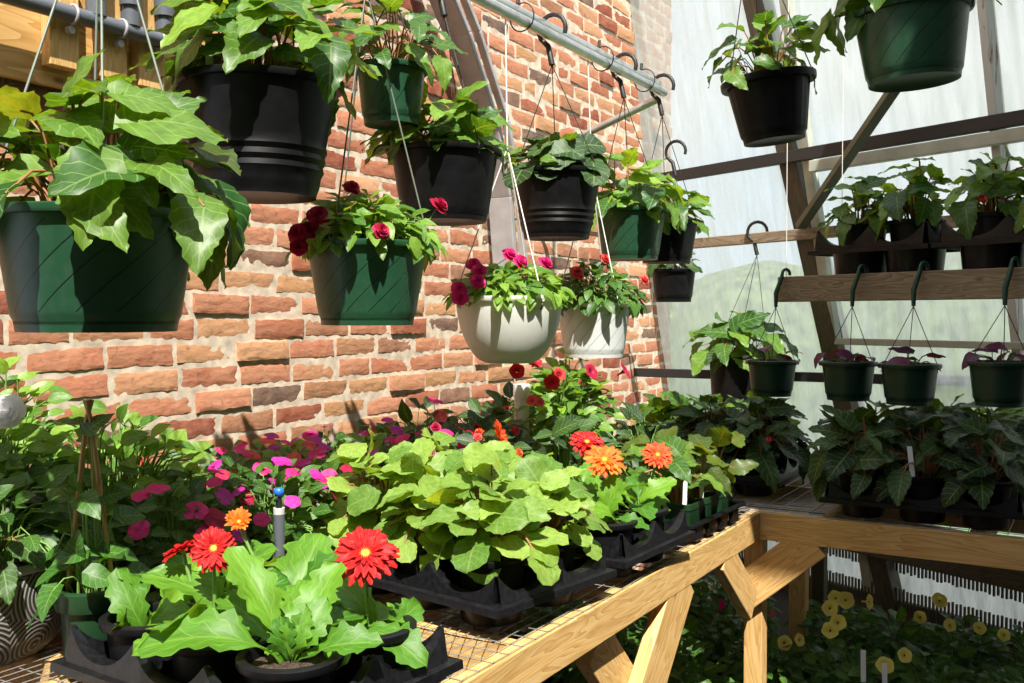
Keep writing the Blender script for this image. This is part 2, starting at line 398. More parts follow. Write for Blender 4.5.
def foliage(mb, rng, kind, n, R, H, Ls, z0=0, thmax=95, r0=.05, inner=.5, stemr=.0016, lean=(0, 0), cen=(0, 0), lift=35, drop=-50, mat=0, smat=1, az=None, jit=.6, face=.5):
    cm = math.cos(R_(thmax))
    for i in range(n):
        ct = cm + (1 - cm) * (i + rng.random()) / n
        st = math.sqrt(max(0, 1 - ct * ct))
        ph = i * 2.39996 + rng.uniform(-.5, .5) if az is None else rng.uniform(*az)
        rad = inner + (1 - inner) * rng.random() ** .6
        if ct < .05: rad = max(rad, .85)
        z = z0 + H * rad * ct
        p = np.array([cen[0] + R * rad * st * math.cos(ph) + lean[0] * (z - z0), cen[1] + R * rad * st * math.sin(ph) + lean[1] * (z - z0), z])
        a = ph + rng.gauss(0, jit); pt = R_(drop + (lift - drop) * max(0, ct) + rng.gauss(0, 13))
        d = np.array([math.cos(a) * math.cos(pt), math.sin(a) * math.cos(pt), math.sin(pt)])
        nr = np.array([.55 * st * math.cos(ph) + face * SUN.x + rng.gauss(0, .18), .55 * st * math.sin(ph) + face * SUN.y + rng.gauss(0, .18), .72])
        s = rng.uniform(*Ls); b = p - d * s * .35
        q = (cen[0] + r0 * rng.uniform(.1, 1) * math.cos(ph), cen[1] + r0 * rng.uniform(.1, 1) * math.sin(ph), z0 - .004)
        put(mb, kind, b, d, nr, s, rng, mat)
        if stemr:
            mb.tube(bez(q, ((q[0] * .6 + b[0] * .4), (q[1] * .6 + b[1] * .4), max(z0 + .6 * H * rad, b[2] + .02)), b, 5), stemr * rng.uniform(.8, 1.3), 4, smat, cap=False)

# ------------------------------------------------------------ flowers (meshes shared, one object per bloom)
FM = {}
def flower_mesh(kind, matname, rng_seed=0):
    key = (kind, matname)
    if key in FM: return FM[key]
    rng = random.Random(hash(kind) % 7 + 3); mb = MB(); mats = [M[matname], M['yellowc']]
    if kind == 'impatiens':
        for k in range(5):
            a = k * 2 * PI / 5 + .2
            put(mb, 'petal', (0, 0, 0), (math.cos(a), math.sin(a), .12), (0, 0, 1), .5, rng, 0, .2 + .15 * k, 1.25)
        mb.lathe([(.001, .04), (.05, .02), (.04, 0)], 8, 0, 1.)
        mats[1] = M['gstem']; mb.tube([(0, 0, 0), (.05, 0, -.3), (.2, .05, -.75)], .022, 4, 1)
    elif kind == 'double':
        for j, (nn, e, s) in enumerate(((6, .1, .5), (6, .5, .42), (5, 1.0, .36), (4, 1.8, .3))):
            for k in range(nn):
                a = k * 2 * PI / nn + j * .5
                put(mb, 'petal', (0, 0, .04 * j), (math.cos(a), math.sin(a), e), (-math.cos(a) * e, -math.sin(a) * e, 1), s, rng, 0, rng.random(), 1.2)
        mats[1] = M['gstem']; mb.tube([(0, 0, 0), (.05, 0, -.3), (.25, .05, -.9)], .025, 4, 1)
    elif kind == 'petunia':
        seg = 30; rows = []
        for r, z in ((.05, -.55), (.06, -.3), (.12, -.12), (.3, -.01), (.5, .0)):
            rows.append([(r * (1 + (.05 * math.cos(5 * a) if r > .2 else 0)) * math.cos(a), r * (1 + (.05 * math.cos(5 * a) if r > .2 else 0)) * math.sin(a), z - (.06 * math.cos(5 * a) ** 2 if r > .4 else 0)) for a in np.arange(seg) * 2 * PI / seg])
        mb.grid(np.array(rows), 0, np.repeat([0, 0, .1, .4, .9], seg), closev=True)
        mats[1] = M['darkeye']
        mb.lathe([(.001, -.085), (.06, -.1)], 12, 1)
    FM[key] = mb
    me = mb.build(kind, mats, None, smooth=(kind == 'petunia'))
    d = me.data; bpy.data.objects.remove(me); FM[key] = d
    return d
GER = {}
def gerbera_mesh(matname, openness, seed):
    key = (matname, openness, seed)
    if key not in GER:
        rng = random.Random(seed); mb = MB()
        for nn, s, e, zz in ((20, .5, openness, 0), (18, .43, openness + .22, .015), (14, .27, openness + .6, .03)):
            for k in range(nn):
                a = (k + rng.uniform(-.25, .25)) * 2 * PI / nn + nn
                put(mb, 'ray', (.06 * math.cos(a), .06 * math.sin(a), zz), (math.cos(a), math.sin(a), e + rng.gauss(0, .06)), (-.3 * e * math.cos(a), -.3 * e * math.sin(a), 1), s * rng.uniform(.88, 1.04), rng, 0, rng.random(), 1.15)
        mb.lathe([(.07, -.06), (.10, -.02), (.07, .0)], 12, 1, cap0=True)
        o = mb.build('gerbera_petals', [M[matname], M['gstem']]); d = o.data; bpy.data.objects.remove(o)
        mc = MB()
        mc.lathe([(.001, .065), (.06, .06), (.11, .03), (.12, 0)], 16, 0, .3)
        for k in range(70):
            r = .12 * math.sqrt((k + .5) / 70); a = k * 2.4
            mc.tube([(r * math.cos(a), r * math.sin(a), .03), (r * 1.12 * math.cos(a), r * 1.12 * math.sin(a), .09 - r * .2)], [.008, .006], 4, 0, rng.random())
        o = mc.build('gerbera_disc', [M['yellowc']]); dc = o.data; bpy.data.objects.remove(o)
        GER[key] = (d, dc)
    return GER[key]
def orient(o, p, nrm, size, spin=0):
    q = Vector(nrm).to_track_quat('Z', 'Y')
    o.matrix_local = Matrix.Translation(p) @ q.to_matrix().to_4x4() @ Matrix.Rotation(spin, 4, 'Z') @ Matrix.Diagonal((size, size, size, 1))
def gerbera(root, p, nrm, size, matname, openness=.12, seed=1, base=(0, 0, 0), cname=None):
    d, dc = gerbera_mesh(matname, openness, seed)
    o = link('flower', d, root); orient(o, p, nrm, size)
    c = link('flower_center', dc, o)
    if matname != 'yellowc': c['label'] = 'yellow center'
    mb = MB(); pp = Vector(p) - Vector(nrm).normalized() * size * .03
    mb.tube(bez(base, (pp.x * .8 + base[0] * .2, pp.y * .8 + base[1] * .2, pp.z * .6 + base[2] * .4), pp, 7), [.004, .0036, .0033, .003, .003, .003, .0034], 7)
    s = mb.build('flower_stalk', [M['gstem']], root, smooth=True)
def blooms(root, rng, kind, matname, pts, size):
    for p, n in pts:
        o = link('flower', flower_mesh(kind, matname), root)
        orient(o, p, n, size * rng.uniform(.8, 1.15), rng.uniform(0, 6.28))
def dome_pts(rng, n, R, H, z0, thmax=70, cen=(0, 0), az=None, f=1.0):
    r = []
    for i in range(n):
        th = R_(thmax) * math.sqrt((i + rng.random()) / n); ph = rng.uniform(0, 6.28) if az is None else rng.uniform(*az)
        st, ct = math.sin(th), math.cos(th)
        nm = Vector((st * math.cos(ph) + rng.gauss(0, .25) - .15, st * math.sin(ph) + rng.gauss(0, .25) - .25, ct + .25))
        r.append(((cen[0] + f * R * st * math.cos(ph), cen[1] + f * R * st * math.sin(ph), z0 + f * H * ct), nm))
    return r

# ------------------------------------------------------------ pots
def soil(root, r, z, name='soil'):
    mb = MB(); rng = random.Random(int(r * 1e4)); rows = []
    for k, f in enumerate((1, .75, .5, .25, .02)):
        rows.append([(r * f * math.cos(a), r * f * math.sin(a), z + (.006 * (1 - f) + rng.uniform(-.003, .003) if k else 0)) for a in np.arange(24) * 2 * PI / 24])
    mb.grid(np.array(rows), closev=True); mb.build(name, [M['soil']], root, smooth=True)
def pot_round(root, D, h, m, taper=.70, lip=.010, bands=0, name='pot', foot=.02, liph=.014, step=True, seg=64, ribs=0, belly=False):
    """a thrown plastic pot: base at z=0, rim at z=h, hollow, with a rolled rim"""
    R = D / 2; rb = R * taper; mb = MB()
    w = R - lip
    def rad(t):
        if belly: return rb * .62 + (w - rb * .62) * min(1, max(0, math.sin(min(1, t) * PI / 2)) ** .55)
        return rb + (w - rb) * t
    pr = [(.001, .006), (rb * .78 if not belly else rad(0) * .8, .006), ((rb - .004) if not belly else rad(0), 0)]
    zs = np.linspace(0.0, h - liph, 22)
    for z in zs:
        t = z / h; r = rad(t)
        if step and z < foot: r -= .003
        if bands and .22 < t < .48 and (int((t - .22) / .26 * bands * 2) % 2 == 0): r += .0042
        pr.append((r, z))
    if step: pr.append((rad((h - liph) / h) + .001, h - liph - .001))
    pr += [(R - .002, h - liph), (R, h - liph * .7), (R, h - .002), (R - .003, h), (w - .003, h), (w - .004, h - .003)]
    for z in np.linspace(h - .012, .012, 6): pr.append((max(.01, rad(z / h) - .003), z))
    mb.lathe(pr, seg, 0)
    if ribs:
        V = mb.v[0]; a = np.arctan2(V[:, 1], V[:, 0]); k = (V[:, 2] < h - liph) & (V[:, 2] > foot)
        f = np.where(k & (np.cos(a * ribs) > .5), 1 + .02, 1.); V[:, :2] *= f[:, None]
    o = mb.build(name, [m], root, smooth=True)
    md = o.modifiers.new('e', 'EDGE_SPLIT'); md.split_angle = R_(40)
    soil(root, rad(.86) - .005, h * .86)
    return o
def pot_square(root, D, h, m):
    mb = MB(); a, b = D / 2, D / 2 * .78
    def ring(r, z): 
        c = r * .18; return [(sx * (r - (c if k else 0)), sy * (r - (0 if k else c)), z) for sx, sy, k in ((1, 1, 0), (1, 1, 1), (-1, 1, 1), (-1, 1, 0), (-1, -1, 0), (-1, -1, 1), (1, -1, 1), (1, -1, 0))]
    # order the corners around the square
    def ordered(r, z): return sorted(ring(r, z), key=lambda p: math.atan2(p[1], p[0]))
    rows = [ordered(.002, .004), ordered(b * .97, .004), ordered(b, 0), ordered(a * .97, h * .80), ordered(a, h * .81), ordered(a, h), ordered(a - .004, h), ordered(b - .004, .01)]
    mb.grid(np.array(rows)[:, ::-1], closev=True); mb.build('pot', [m], root, bevel=.001)
    s = MB(); s.grid(np.array([ordered(a * .93, h * .86), ordered(a * .5, h * .88), ordered(.003, h * .89)]), closev=True); s.build('soil', [M['soil']], root)

def hanger(root, R, z, apex, m, rw=.0016, hook=None, hookmat=None, n=3, a0=.4, clip=True, rod=None):
    """hanging wires from the rim to the apex, and a hook above it (local coordinates)"""
    for k in range(n):
        a = a0 + k * 2 * PI / n; p = (R * math.cos(a), R * math.sin(a), z)
        mb = MB(); mid = [p[i] * .5 + apex[i] * .5 for i in range(3)]
        mb.tube([(p[0], p[1], z - .02), p, mid, apex], rw, 5)
        if clip: mb.tube([(p[0] * 1.02 + .006 * math.cos(t), p[1] * 1.02, z - .004 + .008 * math.sin(t)) for t in np.linspace(0, 2 * PI, 9)], rw, 4)
        o = mb.build('hanger_wire', [m], root, smooth=True)
    if hook is not None:
        mb = MB(); ax = Vector(apex); h = Vector(hook)   # hook = centre of what it hangs over
        r = .048 if h.z - ax.z < .12 and abs(h.x - ax.x) < .09 else .03
        pts = [ax, ax + (h - ax) * .55 + Vector((0, r * .3, 0))]
        pts += [h + Vector((0, r * math.cos(t), r * math.sin(t))) for t in np.linspace(-.5, PI + .35, 12)]
        nn = len(pts)
        mb.tube(pts, [.010, .0095] + [.0075] * (nn - 2), 8); mb.build('hook', [hookmat or m], root, smooth=True)
    if rod is not None:
        mb = MB(); mb.tube([apex, rod], rw * 1.1, 5); mb.build('hanger_cord', [m], root)

def lab(root, p, rz=0, s=1.0, lean=.15, col='tagwhite'):
    mb = MB(); d = Vector((0, lean, 1)).normalized()
    mb.box((0, 0, .03 * s), (.016 * s, .0012, .10 * s)); o = mb.build('plant_tag', [M[col]], root, bevel=.0004)
    o.location = p; o.rotation_euler = (lean, 0, rz); o['label'] = 'white plastic tag'

SEED = [100]
def plant(name, label, cat, loc, pot, fols, group=None, rz=0, tilt=(0, 0), seed=None, D=.15, h=.12, potmat='black', z0=None, extra=(), **pk):
    SEED[0] += 1; rng = random.Random(seed or SEED[0])
    root = thing(name, label, cat, loc, rz, group, tilt)
    if pot == 'round': pot_round(root, D, h, M[potmat], **pk)
    elif pot == 'square': pot_square(root, D, h, M[potmat])
    z = h * .87 if z0 is None else z0
    mb = MB(); mats = []
    def mi(n):
        if n not in mats: mats.append(n)
        return mats.index(n)
    for f in fols:
        f = dict(f); mt = f.pop('m'); st = f.pop('st', 'stem')
        foliage(mb, rng, f.pop('kind'), f.pop('n'), f.pop('R'), f.pop('H'), f.pop('L'), z0=f.pop('z0', z), r0=f.pop('r0', D * .2), mat=mi(mt), smat=mi(st), **f)
    for kd, m_, b_, d_, n_, s_, w_ in extra: put(mb, kd, b_, d_, n_, s_, rng, mi(m_), None, w_)
    mb.build('foliage', [M[k] for k in mats], root, smooth=True)
    return root, rng, z

# ------------------------------------------------------------ trays
def tray(name, label, loc, nx, ny, p=.172, cr=.070, rz=0, group=None, zt=.06, peak=.052, cat='tray', tilt=(0, 0)):
    """moulded carrying tray: tapered cups in a sheet, scalloped walls rising to peaks between the pots"""
    root = thing(name, label, cat, loc, rz, group, tilt); mb = MB()
    X0, Y0 = -nx * p / 2, -ny * p / 2; seg = 32
    a = np.arange(seg) * 2 * PI / seg
    for i in range(nx):
        for j in range(ny):
            cx, cy = X0 + (i + .5) * p, Y0 + (j + .5) * p
            hp = p / 2
            sq = []
            for t in a:
                c, s = math.cos(t), math.sin(t); k = hp / max(abs(c), abs(s)); sq.append((cx + k * c, cy + k * s, zt))
            rows = [sq, [(cx + cr * math.cos(t), cy + cr * math.sin(t), zt) for t in a],
                    [(cx + (cr - .002) * math.cos(t), cy + (cr - .002) * math.sin(t), zt - .004) for t in a],
                    [(cx + cr * .90 * math.cos(t), cy + cr * .90 * math.sin(t), .003) for t in a],
                    [(cx + cr * .86 * math.cos(t), cy + cr * .86 * math.sin(t), 0) for t in a],
                    [(cx + .004 * math.cos(t), cy + .004 * math.sin(t), 0) for t in a]]
            mb.grid(np.array(rows), closev=True)
    def hgt(s):          # s counts cells along the wall; peaks at whole numbers
        f = abs(2 * (s - math.floor(s)) - 1); return zt + .014 + (peak - .008) * f ** 2.4
    def wall(q0, q1, n, nrm, outer):
        rows = []; K = 14 * n
        for k in range(K + 1):
            s = k / K; b = np.array(q0) * (1 - s) + np.array(q1) * s; h = hgt(s * n); w0, w1 = .014, .014 - .009 * min(1, (h - zt) / (peak + .006))
            nn = np.array((*nrm, 0.)); o1 = .014
            rows.append([b - nn * w0 + (0, 0, zt), b - nn * w1 + (0, 0, h), b + nn * w1 + (0, 0, h), b + nn * o1 + (0, 0, zt)])
        mb.grid(np.array(rows))
    for i in range(nx + 1): wall((X0 + i * p, Y0, 0), (X0 + i * p, -Y0, 0), ny, (1, 0), i in (0, nx))
    for j in range(ny + 1): wall((X0, Y0 + j * p, 0), (-X0, Y0 + j * p, 0), nx, (0, 1), j in (0, ny))
    mb.build('tray_body', [M['blacktray']], root, smooth=True, solid=.0016).modifiers.new('e', 'EDGE_SPLIT').split_angle = R_(35)
    # the turned-down rim
    mr = MB(); e = .024; pr = [(0, .004), (e * .3, .004), (e, 0), (e + .001, -.014)]
    rows = []
    for o, dz in pr:
        rows.append([(X0 - o, Y0 - o, zt + dz), (-X0 + o, Y0 - o, zt + dz), (-X0 + o, -Y0 + o, zt + dz), (X0 - o, -Y0 + o, zt + dz)])
    mr.grid(np.array(rows), closev=True); mr.build('tray_rim', [M['blacktray']], root, solid=.002)
    c, s = math.cos(rz), math.sin(rz)
    return [[(loc[0] + c * x - s * y, loc[1] + s * x + c * y, loc[2] + .0045) for y in [Y0 + (j + .5) * p for j in range(ny)]] for x in [X0 + (i + .5) * p for i in range(nx)]]

# ------------------------------------------------------------ the setting
YW = 2.14
def build_wall():
    rng = random.Random(4); mb = MB(); bl, bh, mo = .2005, .0535, .0145
    x0, x1, z0, z1 = .45, 5.32, 0., 4.0
    mb.grid(np.array([[(x, YW + rng.uniform(-.0006, .0006), z) for x in np.linspace(x0, x1, 200)] for z in np.linspace(z0, z1, 180)][::-1]), 1)
    mb.box(((x0 + x1) / 2, YW + .11, (z0 + z1) / 2), (x1 - x0, .18, z1 - z0), 1)
    row = 0; z = z0 + .005
    nrng = np.random.RandomState(3)
    while z < z1 - bh:
        x = x0 - (row % 2) * (bl + mo) / 2 + rng.uniform(-.012, .012)
        while x < x1 - .02:
            ln = bl if rng.random() > .12 else bl * rng.choice((.48, .75))
            xa, xb = max(x, x0), min(x + ln, x1)
            if xb - xa > .02:
                near = xa < 3.4 and .6 < z < 2.6
                nx, nz = (12, 5) if near else (5, 3)
                pr = rng.uniform(.0012, .0035)
                if rng.random() < .16: pr += rng.uniform(.003, .010)
                dz = rng.uniform(-.0025, .0025); tl = rng.uniform(-.004, .004); tv = rng.uniform(-.004, .004)
                U, W = np.meshgrid(np.linspace(0, 1, nx + 1), np.linspace(0, 1, nz + 1), indexing='ij')
                dis = nrng.uniform(-.0011, .0011, U.shape)
                edge = np.minimum(np.minimum(U, 1 - U) * (xb - xa), np.minimum(W, 1 - W) * bh)
                rnd = np.where(edge < 1e-6, -.002, 0)
                X = xa + U * (xb - xa) + np.where((U > 0) & (U < 1), 0, nrng.uniform(-.002, .002, U.shape))
                Z = z + dz + W * bh + np.where((W > 0) & (W < 1), 0, nrng.uniform(-.0022, .0022, U.shape)) + tl * (U - .5)
                Y = YW - pr - dis - rnd - tv * (W - .5) - tl * (U - .5)
                P = np.stack([X, Y, Z], -1); t = rng.random(); off = np.array([rng.uniform(0, 50), rng.uniform(0, 50), rng.uniform(0, 50)])
                mb.grid(P, 0, t, gc=(P.reshape(-1, 3) - (xa, YW, z) + off))
                B = P.copy(); B[..., 1] = YW + .006
                for sl in ((slice(None), 0), (slice(None), -1), (0, slice(None)), (-1, slice(None))):
                    Q = np.stack([P[sl], B[sl]], 0); mb.grid(Q, 0, t, gc=(Q.reshape(-1, 3) - (xa, YW, z) + off))
            x += ln + mo
        z += bh + mo; row += 1
    struct(mb.build('wall_left', [M['brick'], M['mortar']], smooth=True))
build_wall()
nG = np.array([.9085, -.418, 0]); eG = np.array([.418, .9085, 0])
def gp(s, z, off=0.):          # a point on the glazing: s along it, z up, off = towards the room
    return nG * (3.80 - .21 * (z - 1.26) - off) + eG * s + np.array([0, 0, z])
def build_glazing():
    mb = MB(); ss = np.arange(-1.6, 4.1, .0127)
    P = np.array([[gp(s, z, .006 * math.sin(s * 2 * PI / .0762)) for z in np.linspace(0, 4.2, 8)] for s in ss])
    mb.grid(P); o = mb.build('wall_far', [M['glaze']], smooth=True); struct(o)
build_glazing()
fl = MB(); fl.box((1.9, .2, -.05), (9., 7.4, .1)); struct(fl.build('floor', [M['floor']]))
def bar_obj(name, p0, p1, w, h, m, bevel=.003, seed=0, up=(0, 0, 1)):
    mb = MB(); mb.bar(p0, p1, w, h, seed=seed, up=up); return struct(mb.build(name, [M[m]], bevel=bevel))
# leaning timber rafter with a pale mullion behind it
bar_obj('trim_1', (4.36, 1.545, 3.75), (4.81, .80, .02), .095, .10, 'post', up=(-.9, .42, 0))
bar_obj('trim_2', gp(2.93, 3.8, .03), gp(2.86, .02, .03), .05, .04, 'paleframe', up=(-.9, .42, 0))
bar_obj('trim_3', gp(4.0, 2.15, .06), gp(-1.4, 2.15, .06), .03, .055, 'darkbar')
bar_obj('trim_4', gp(2.86, 2.09, .07), gp(-1.4, 2.09, .07), .04, .05, 'paleframe')
bar_obj('trim_5', gp(4.0, 1.80, .06), gp(-1.4, 1.80, .06), .04, .05, 'plank')
bar_obj('trim_6', gp(2.86, 1.31, .05), gp(-1.4, 1.31, .05), .03, .03, 'paleframe')
bar_obj('trim_7', (4.78, 2.12, 1.125), (4.42, -.3, 1.16), .03, .045, 'darkbar')
bar_obj('trim_8', gp(2.03, 3.9, .02), gp(2.03, .02, .02), .035, .062, 'rustpost', up=(-.9, .42, 0))
bar_obj('trim_9', (4.47, 1.17, 1.83), (3.50, .24, 2.72), .045, .03, 'olive')
bar_obj('trim_10', gp(4.0, .405, .05), gp(-1.4, .405, .05), .03, .20, 'post')
bar_obj('trim_11', gp(4.0, .05, .05), gp(-1.4, .05, .05), .03, .12, 'post')
# reed edging along the foot of the glazing
rd = MB(); rr = random.Random(3)
for k in range(210):
    q = gp(-.2 + k * .0185, 0, .075)
    rd.bar((q[0], q[1], .245 + rr.uniform(-.006, .006)), (q[0], q[1], .36), .009, .008, up=tuple(eG))
    rd.bar((q[0], q[1], .05), (q[0], q[1], .165 + rr.uniform(-.006, .006)), .009, .008, up=tuple(eG))
struct(rd.build('trim_12', [M['post']]))
# outside: grass and a hedge bank
ob = MB(); ob.grid(np.array([[(x, y, -.06) for y in np.linspace(-14, 16, 12)] for x in np.linspace(6.2, 30, 10)])); struct(ob.build('lawn_outside', [M['lawn']]))
hb = MB(); hr = random.Random(9)
for k in range(100):
    y = -12 + k * .42; r = hr.uniform(1.1, 1.35)
    cx, cz = 10 + hr.uniform(-.4, .4) - .25 * y, hr.uniform(.6, .85)
    a = np.arange(14) * 2 * PI / 14
    hb.grid(np.array([[(cx + r * math.sin(t) * math.cos(b) * hr.uniform(.85, 1.1), y + r * math.sin(t) * math.sin(b) * hr.uniform(.85, 1.1), cz + r * math.cos(t)) for b in a] for t in np.linspace(.05, 3.1, 9)]), closev=True)
h = hb.build('hedge', [M['hedge']], smooth=True); tag(h, 'blurred green hedge outside behind the cloudy plastic wall', 'hedge'); h['kind'] = 'stuff'
# added out of view to hold light back: two walls and roof panels
bw = MB(); bw.box((-1.6, -.3, 1.9), (.2, 5.2, 3.8)); struct(bw.build('added_wall_back', [M['block']]))
bw = MB(); bw.box((1.6, -3.0, 1.8), (6.4, .2, 3.6)); struct(bw.build('added_wall_right', [M['block']]))
sh = MB()  # unseen panels, edges placed to keep sun off the right bench
for x0, x1, y0, y1 in ((-1.7, 1.45, -3., -.62), (1.45, 1.62, -3., -.30), (1.62, 3.3, -3., .08), (3.3, 4.8, -3., .4)):
    sh.box(((x0 + x1) / 2, (y0 + y1) / 2, 3.62), (x1 - x0, y1 - y0, .02))
struct(sh.build('added_sun_shade', [M['shade']]))

# ------------------------------------------------------------ wall fittings
pb = MB(); pb.box((1.50, YW - .046, 2.38), (.98, .018, .84), seed=3)
tag(pb.build('mounting_board', [M['ply']], bevel=.002), 'yellow plywood board fixed to the brick wall behind the grey pipes', 'board')
BX = [1.405, 1.535, 1.645]
for k, x in enumerate(BX):
    mb = MB(); mb.box((x, YW - .074, 2.115), (.075, .034, .23), seed=k + 5)
    tag(mb.build('mounting_block', [M['pine']], bevel=.002), ('pale wooden block behind the pipe, the one nearest the left picture edge', 'pale wooden block behind the pipe, between the two others', 'pale wooden block behind the capped end of the grey pipe')[k], 'wooden block', 'pale blocks carrying the grey pipe')
pr = thing('irrigation_pipe', 'dark grey plastic pipe with upright branches clamped across the plywood board', 'pipe', (1.5, YW - .115, 2.118))
mb = MB(); mb.tube([(-.45, 0, 0), (0, 0, 0), (.20, 0, 0)], .019, 14); mb.build('pipe_run', [M['pvc']], pr, smooth=True)
mb = MB(); mb.tube([(.195, 0, 0), (.245, 0, 0)], .024, 14); mb.tube([(.197, 0, 0), (.203, 0, 0)], .0255, 14); mb.build('end_cap', [M['pvc']], pr, smooth=True)
for x in (-.03, .065, .165):
    mb = MB(); mb.tube([(x, 0, 0), (x, 0, .09)], .019, 12); mb.tube([(x, 0, .012), (x, 0, .045)], .023, 12); mb.tube([(x, 0, .06), (x, 0, .45)], .0255, 14); mb.build('riser', [M['pvc']], pr, smooth=True)
for x in BX:
    mb = MB(); a = np.linspace(-.3, PI + .3, 12); mb.tube([(x - 1.5 + .004, -.021 * math.sin(t), .021 * math.cos(t)) for t in a], .004, 6)
    mb.tube([(x - 1.5 + .004, .018, -.034), (x - 1.5 + .004, .002, -.034)], .009, 10); mb.build('pipe_clamp', [M['alu']], pr, smooth=True)
mb = MB(); mb.tube([(1.72, YW - .05, 2.262), (2.2, YW - .05, 2.275)], .009, 8); tag(mb.build('conduit', [M['pvcl']], smooth=True), 'thin pale conduit running along the top of the plywood board', 'conduit')
# aluminium hoop section sloping down the bricks
hp = thing('hoop_channel', 'grey aluminium channel sloping down across the bricks behind the hanging pots', 'metal channel', (3.0, YW - .05, 2.6))
mb = MB()
hpts = [Vector((2.72, YW - .085, 2.80)), Vector((3.02, YW - .085, 2.47)), Vector((3.22, YW - .085, 2.18)), Vector((3.32, YW - .085, 1.9)), Vector((3.36, YW - .085, 1.6))]
for a, b in zip(hpts[:-1], hpts[1:]): mb.bar(a - Vector((3.0, YW - .05, 2.6)), b - Vector((3.0, YW - .05, 2.6)), .03, .105, up=(0, 1, 0))
for a, b in zip(hpts[:-1], hpts[1:]): mb.bar(a - Vector((3.0, YW - .015, 2.6)) + Vector((0, -.05, 0)), b - Vector((3.0, YW - .015, 2.6)) + Vector((0, -.05, 0)), .02, .03, up=(0, 1, 0))
mb.build('channel', [M['alu']], hp, bevel=.004)
# the double pipe the big pots hang from, with its return to the wall
PY, PZ = 1.5, 2.315
gpz = thing('hanging_rail', 'double galvanised steel pipe the large pots hang from, along the brick wall', 'pipe rail', (2.3, PY, PZ))
mb = MB(); mb.tube([(-1.9, 0, 0), (0, 0, 0), (1.36, 0, 0)], .0165, 14); mb.build('lower_pipe', [M['galv']], gpz, smooth=True)
mb = MB(); mb.tube([(-1.9, .03, .036), (0, .03, .036), (1.36, .03, .036)], .019, 14); mb.build('upper_pipe', [M['galv']], gpz, smooth=True)
mb = MB(); mb.tube([(1.36, .02, -.02), (1.33, .30, -.125), (1.31, YW - PY - .005, -.25)], .0155, 12); mb.build('return_arm', [M['galv']], gpz, smooth=True)
for x in (.27, .83, 1.2):
    mb = MB(); mb.tube([(x, .015 + .042 * math.cos(t), .018 + .043 * math.sin(t)) for t in np.linspace(0, 2 * PI, 18)], .0022, 6)
    mb.tube([(x, .03, .06), (x + .005, .03, .085)], .006, 6); mb.build('pipe_tie', [M['wire']], gpz, smooth=True)
# the pipe over the bench corner that carries the two upper pots on the right
r2 = MB(); r2.tube([(2.35, -.12, 2.62), (2.56, .40, 2.62), (2.72, .79, 2.62), (2.95, 1.35, 2.62)], .016, 10)
r2.tube([(2.95, 1.35, 2.62), (2.95, 1.35, 3.6)], .01, 8); r2.tube([(2.35, -.12, 2.62), (2.35, -.12, 3.6)], .01, 8)
tag(r2.build('overhead_pipe', [M['galv']], smooth=True), 'galvanised overhead pipe carrying the two pots at the upper right', 'pipe rail')

# ------------------------------------------------------------ benches
BZ = .80; BF = .924
def wire_mesh(root, x0, x1, y0, y1, px=.0508, py=.0254):
    mb = MB(); rg = random.Random(5); r = .0011
    for x in np.arange(x0, x1, px):
        mb.tube([(x + rg.uniform(-.001, .001), y, .0015 + rg.uniform(-.001, .0015)) for y in np.linspace(y0, y1, 9)], r, 4)
    for y in np.arange(y0, y1 + .001, py):
        mb.tube([(x, y + rg.uniform(-.001, .001), .0038 + rg.uniform(-.0008, .0015)) for x in np.linspace(x0, x1, 12)], r, 4)
    mb.build('wire_mesh', [M['mesh']], root)
def rail(root, name, p0, p1, w=.038, h=.089, m='pine', seed=0, up=(0, 0, 1)):
    mb = MB(); mb.bar(p0, p1, w, h, seed=seed, up=up); return mb.build(name, [M[m]], root, bevel=.003)
lb = thing('wire_top_bench', 'long pine bench with wire mesh top along the brick wall', 'bench', (0, 0, BZ))
XC = 3.067
rail(lb, 'front_rail', (-.3, BF + .019, -.0445), (XC - .002, BF + .019, -.0445), seed=1)
rail(lb, 'back_rail', (-.3, 2.09, -.0445), (XC - .004, 2.09, -.0445), seed=2)
for k, x in enumerate((.05, .62, 1.09, 1.60, 2.2, 2.75)): rail(lb, 'cross_joist', (x, BF + .04, -.046), (x, 2.07, -.046), seed=k + 3)
rail(lb, 'center_stringer', (-.3, 1.53, -.046), (XC - .004, 1.53, -.046), seed=20)
wire_mesh(lb, -.25, XC - .01, BF + .004, 2.08)
def vbrace(root, x, y, seed):
    rail(root, 'brace', (x + .02, y, -.50), (x + .50, y, -.07), .036, .135, seed=seed, up=(0, 1, 0)) if 0 else None
# the V-braced leg: post below the frame, two splayed boards
rail(lb, 'leg', (2.18, BF + .06, -.80), (2.18, BF + .06, -.34), .038, .089, seed=31, up=(1, 0, 0))
rail(lb, 'leg', (.35, BF + .06, -.80), (.35, BF + .06, -.045), .038, .089, seed=33, up=(1, 0, 0))
rail(lb, 'leg', (2.12, 2.06, -.80), (2.12, 2.06, -.09), .038, .089, seed=34, up=(1, 0, 0))
for x in (2.18, .35):
    rail(lb, 'brace', (x - .05, BF + .019, -.36), (x + .25, BF + .019, -.06), .15, .036, seed=35 + x, up=(0, 1, 0))
    rail(lb, 'brace', (x + .06, BF + .056, -.38), (x - .21, BF + .056, -.11), .12, .036, seed=38 + x, up=(0, 1, 0))
rail(lb, 'brace', (XC - .045, BF + .019, -.29), (XC - .32, BF + .019, -.07), .10, .036, seed=41, up=(0, 1, 0))
rb = thing('wire_top_bench', 'pine bench with wire mesh top along the plastic wall, partly in shade', 'bench', (XC, 0, BZ))
rail(rb, 'front_rail', (.019, -.25, -.0445), (.019, BF + .04, -.0445), seed=51)
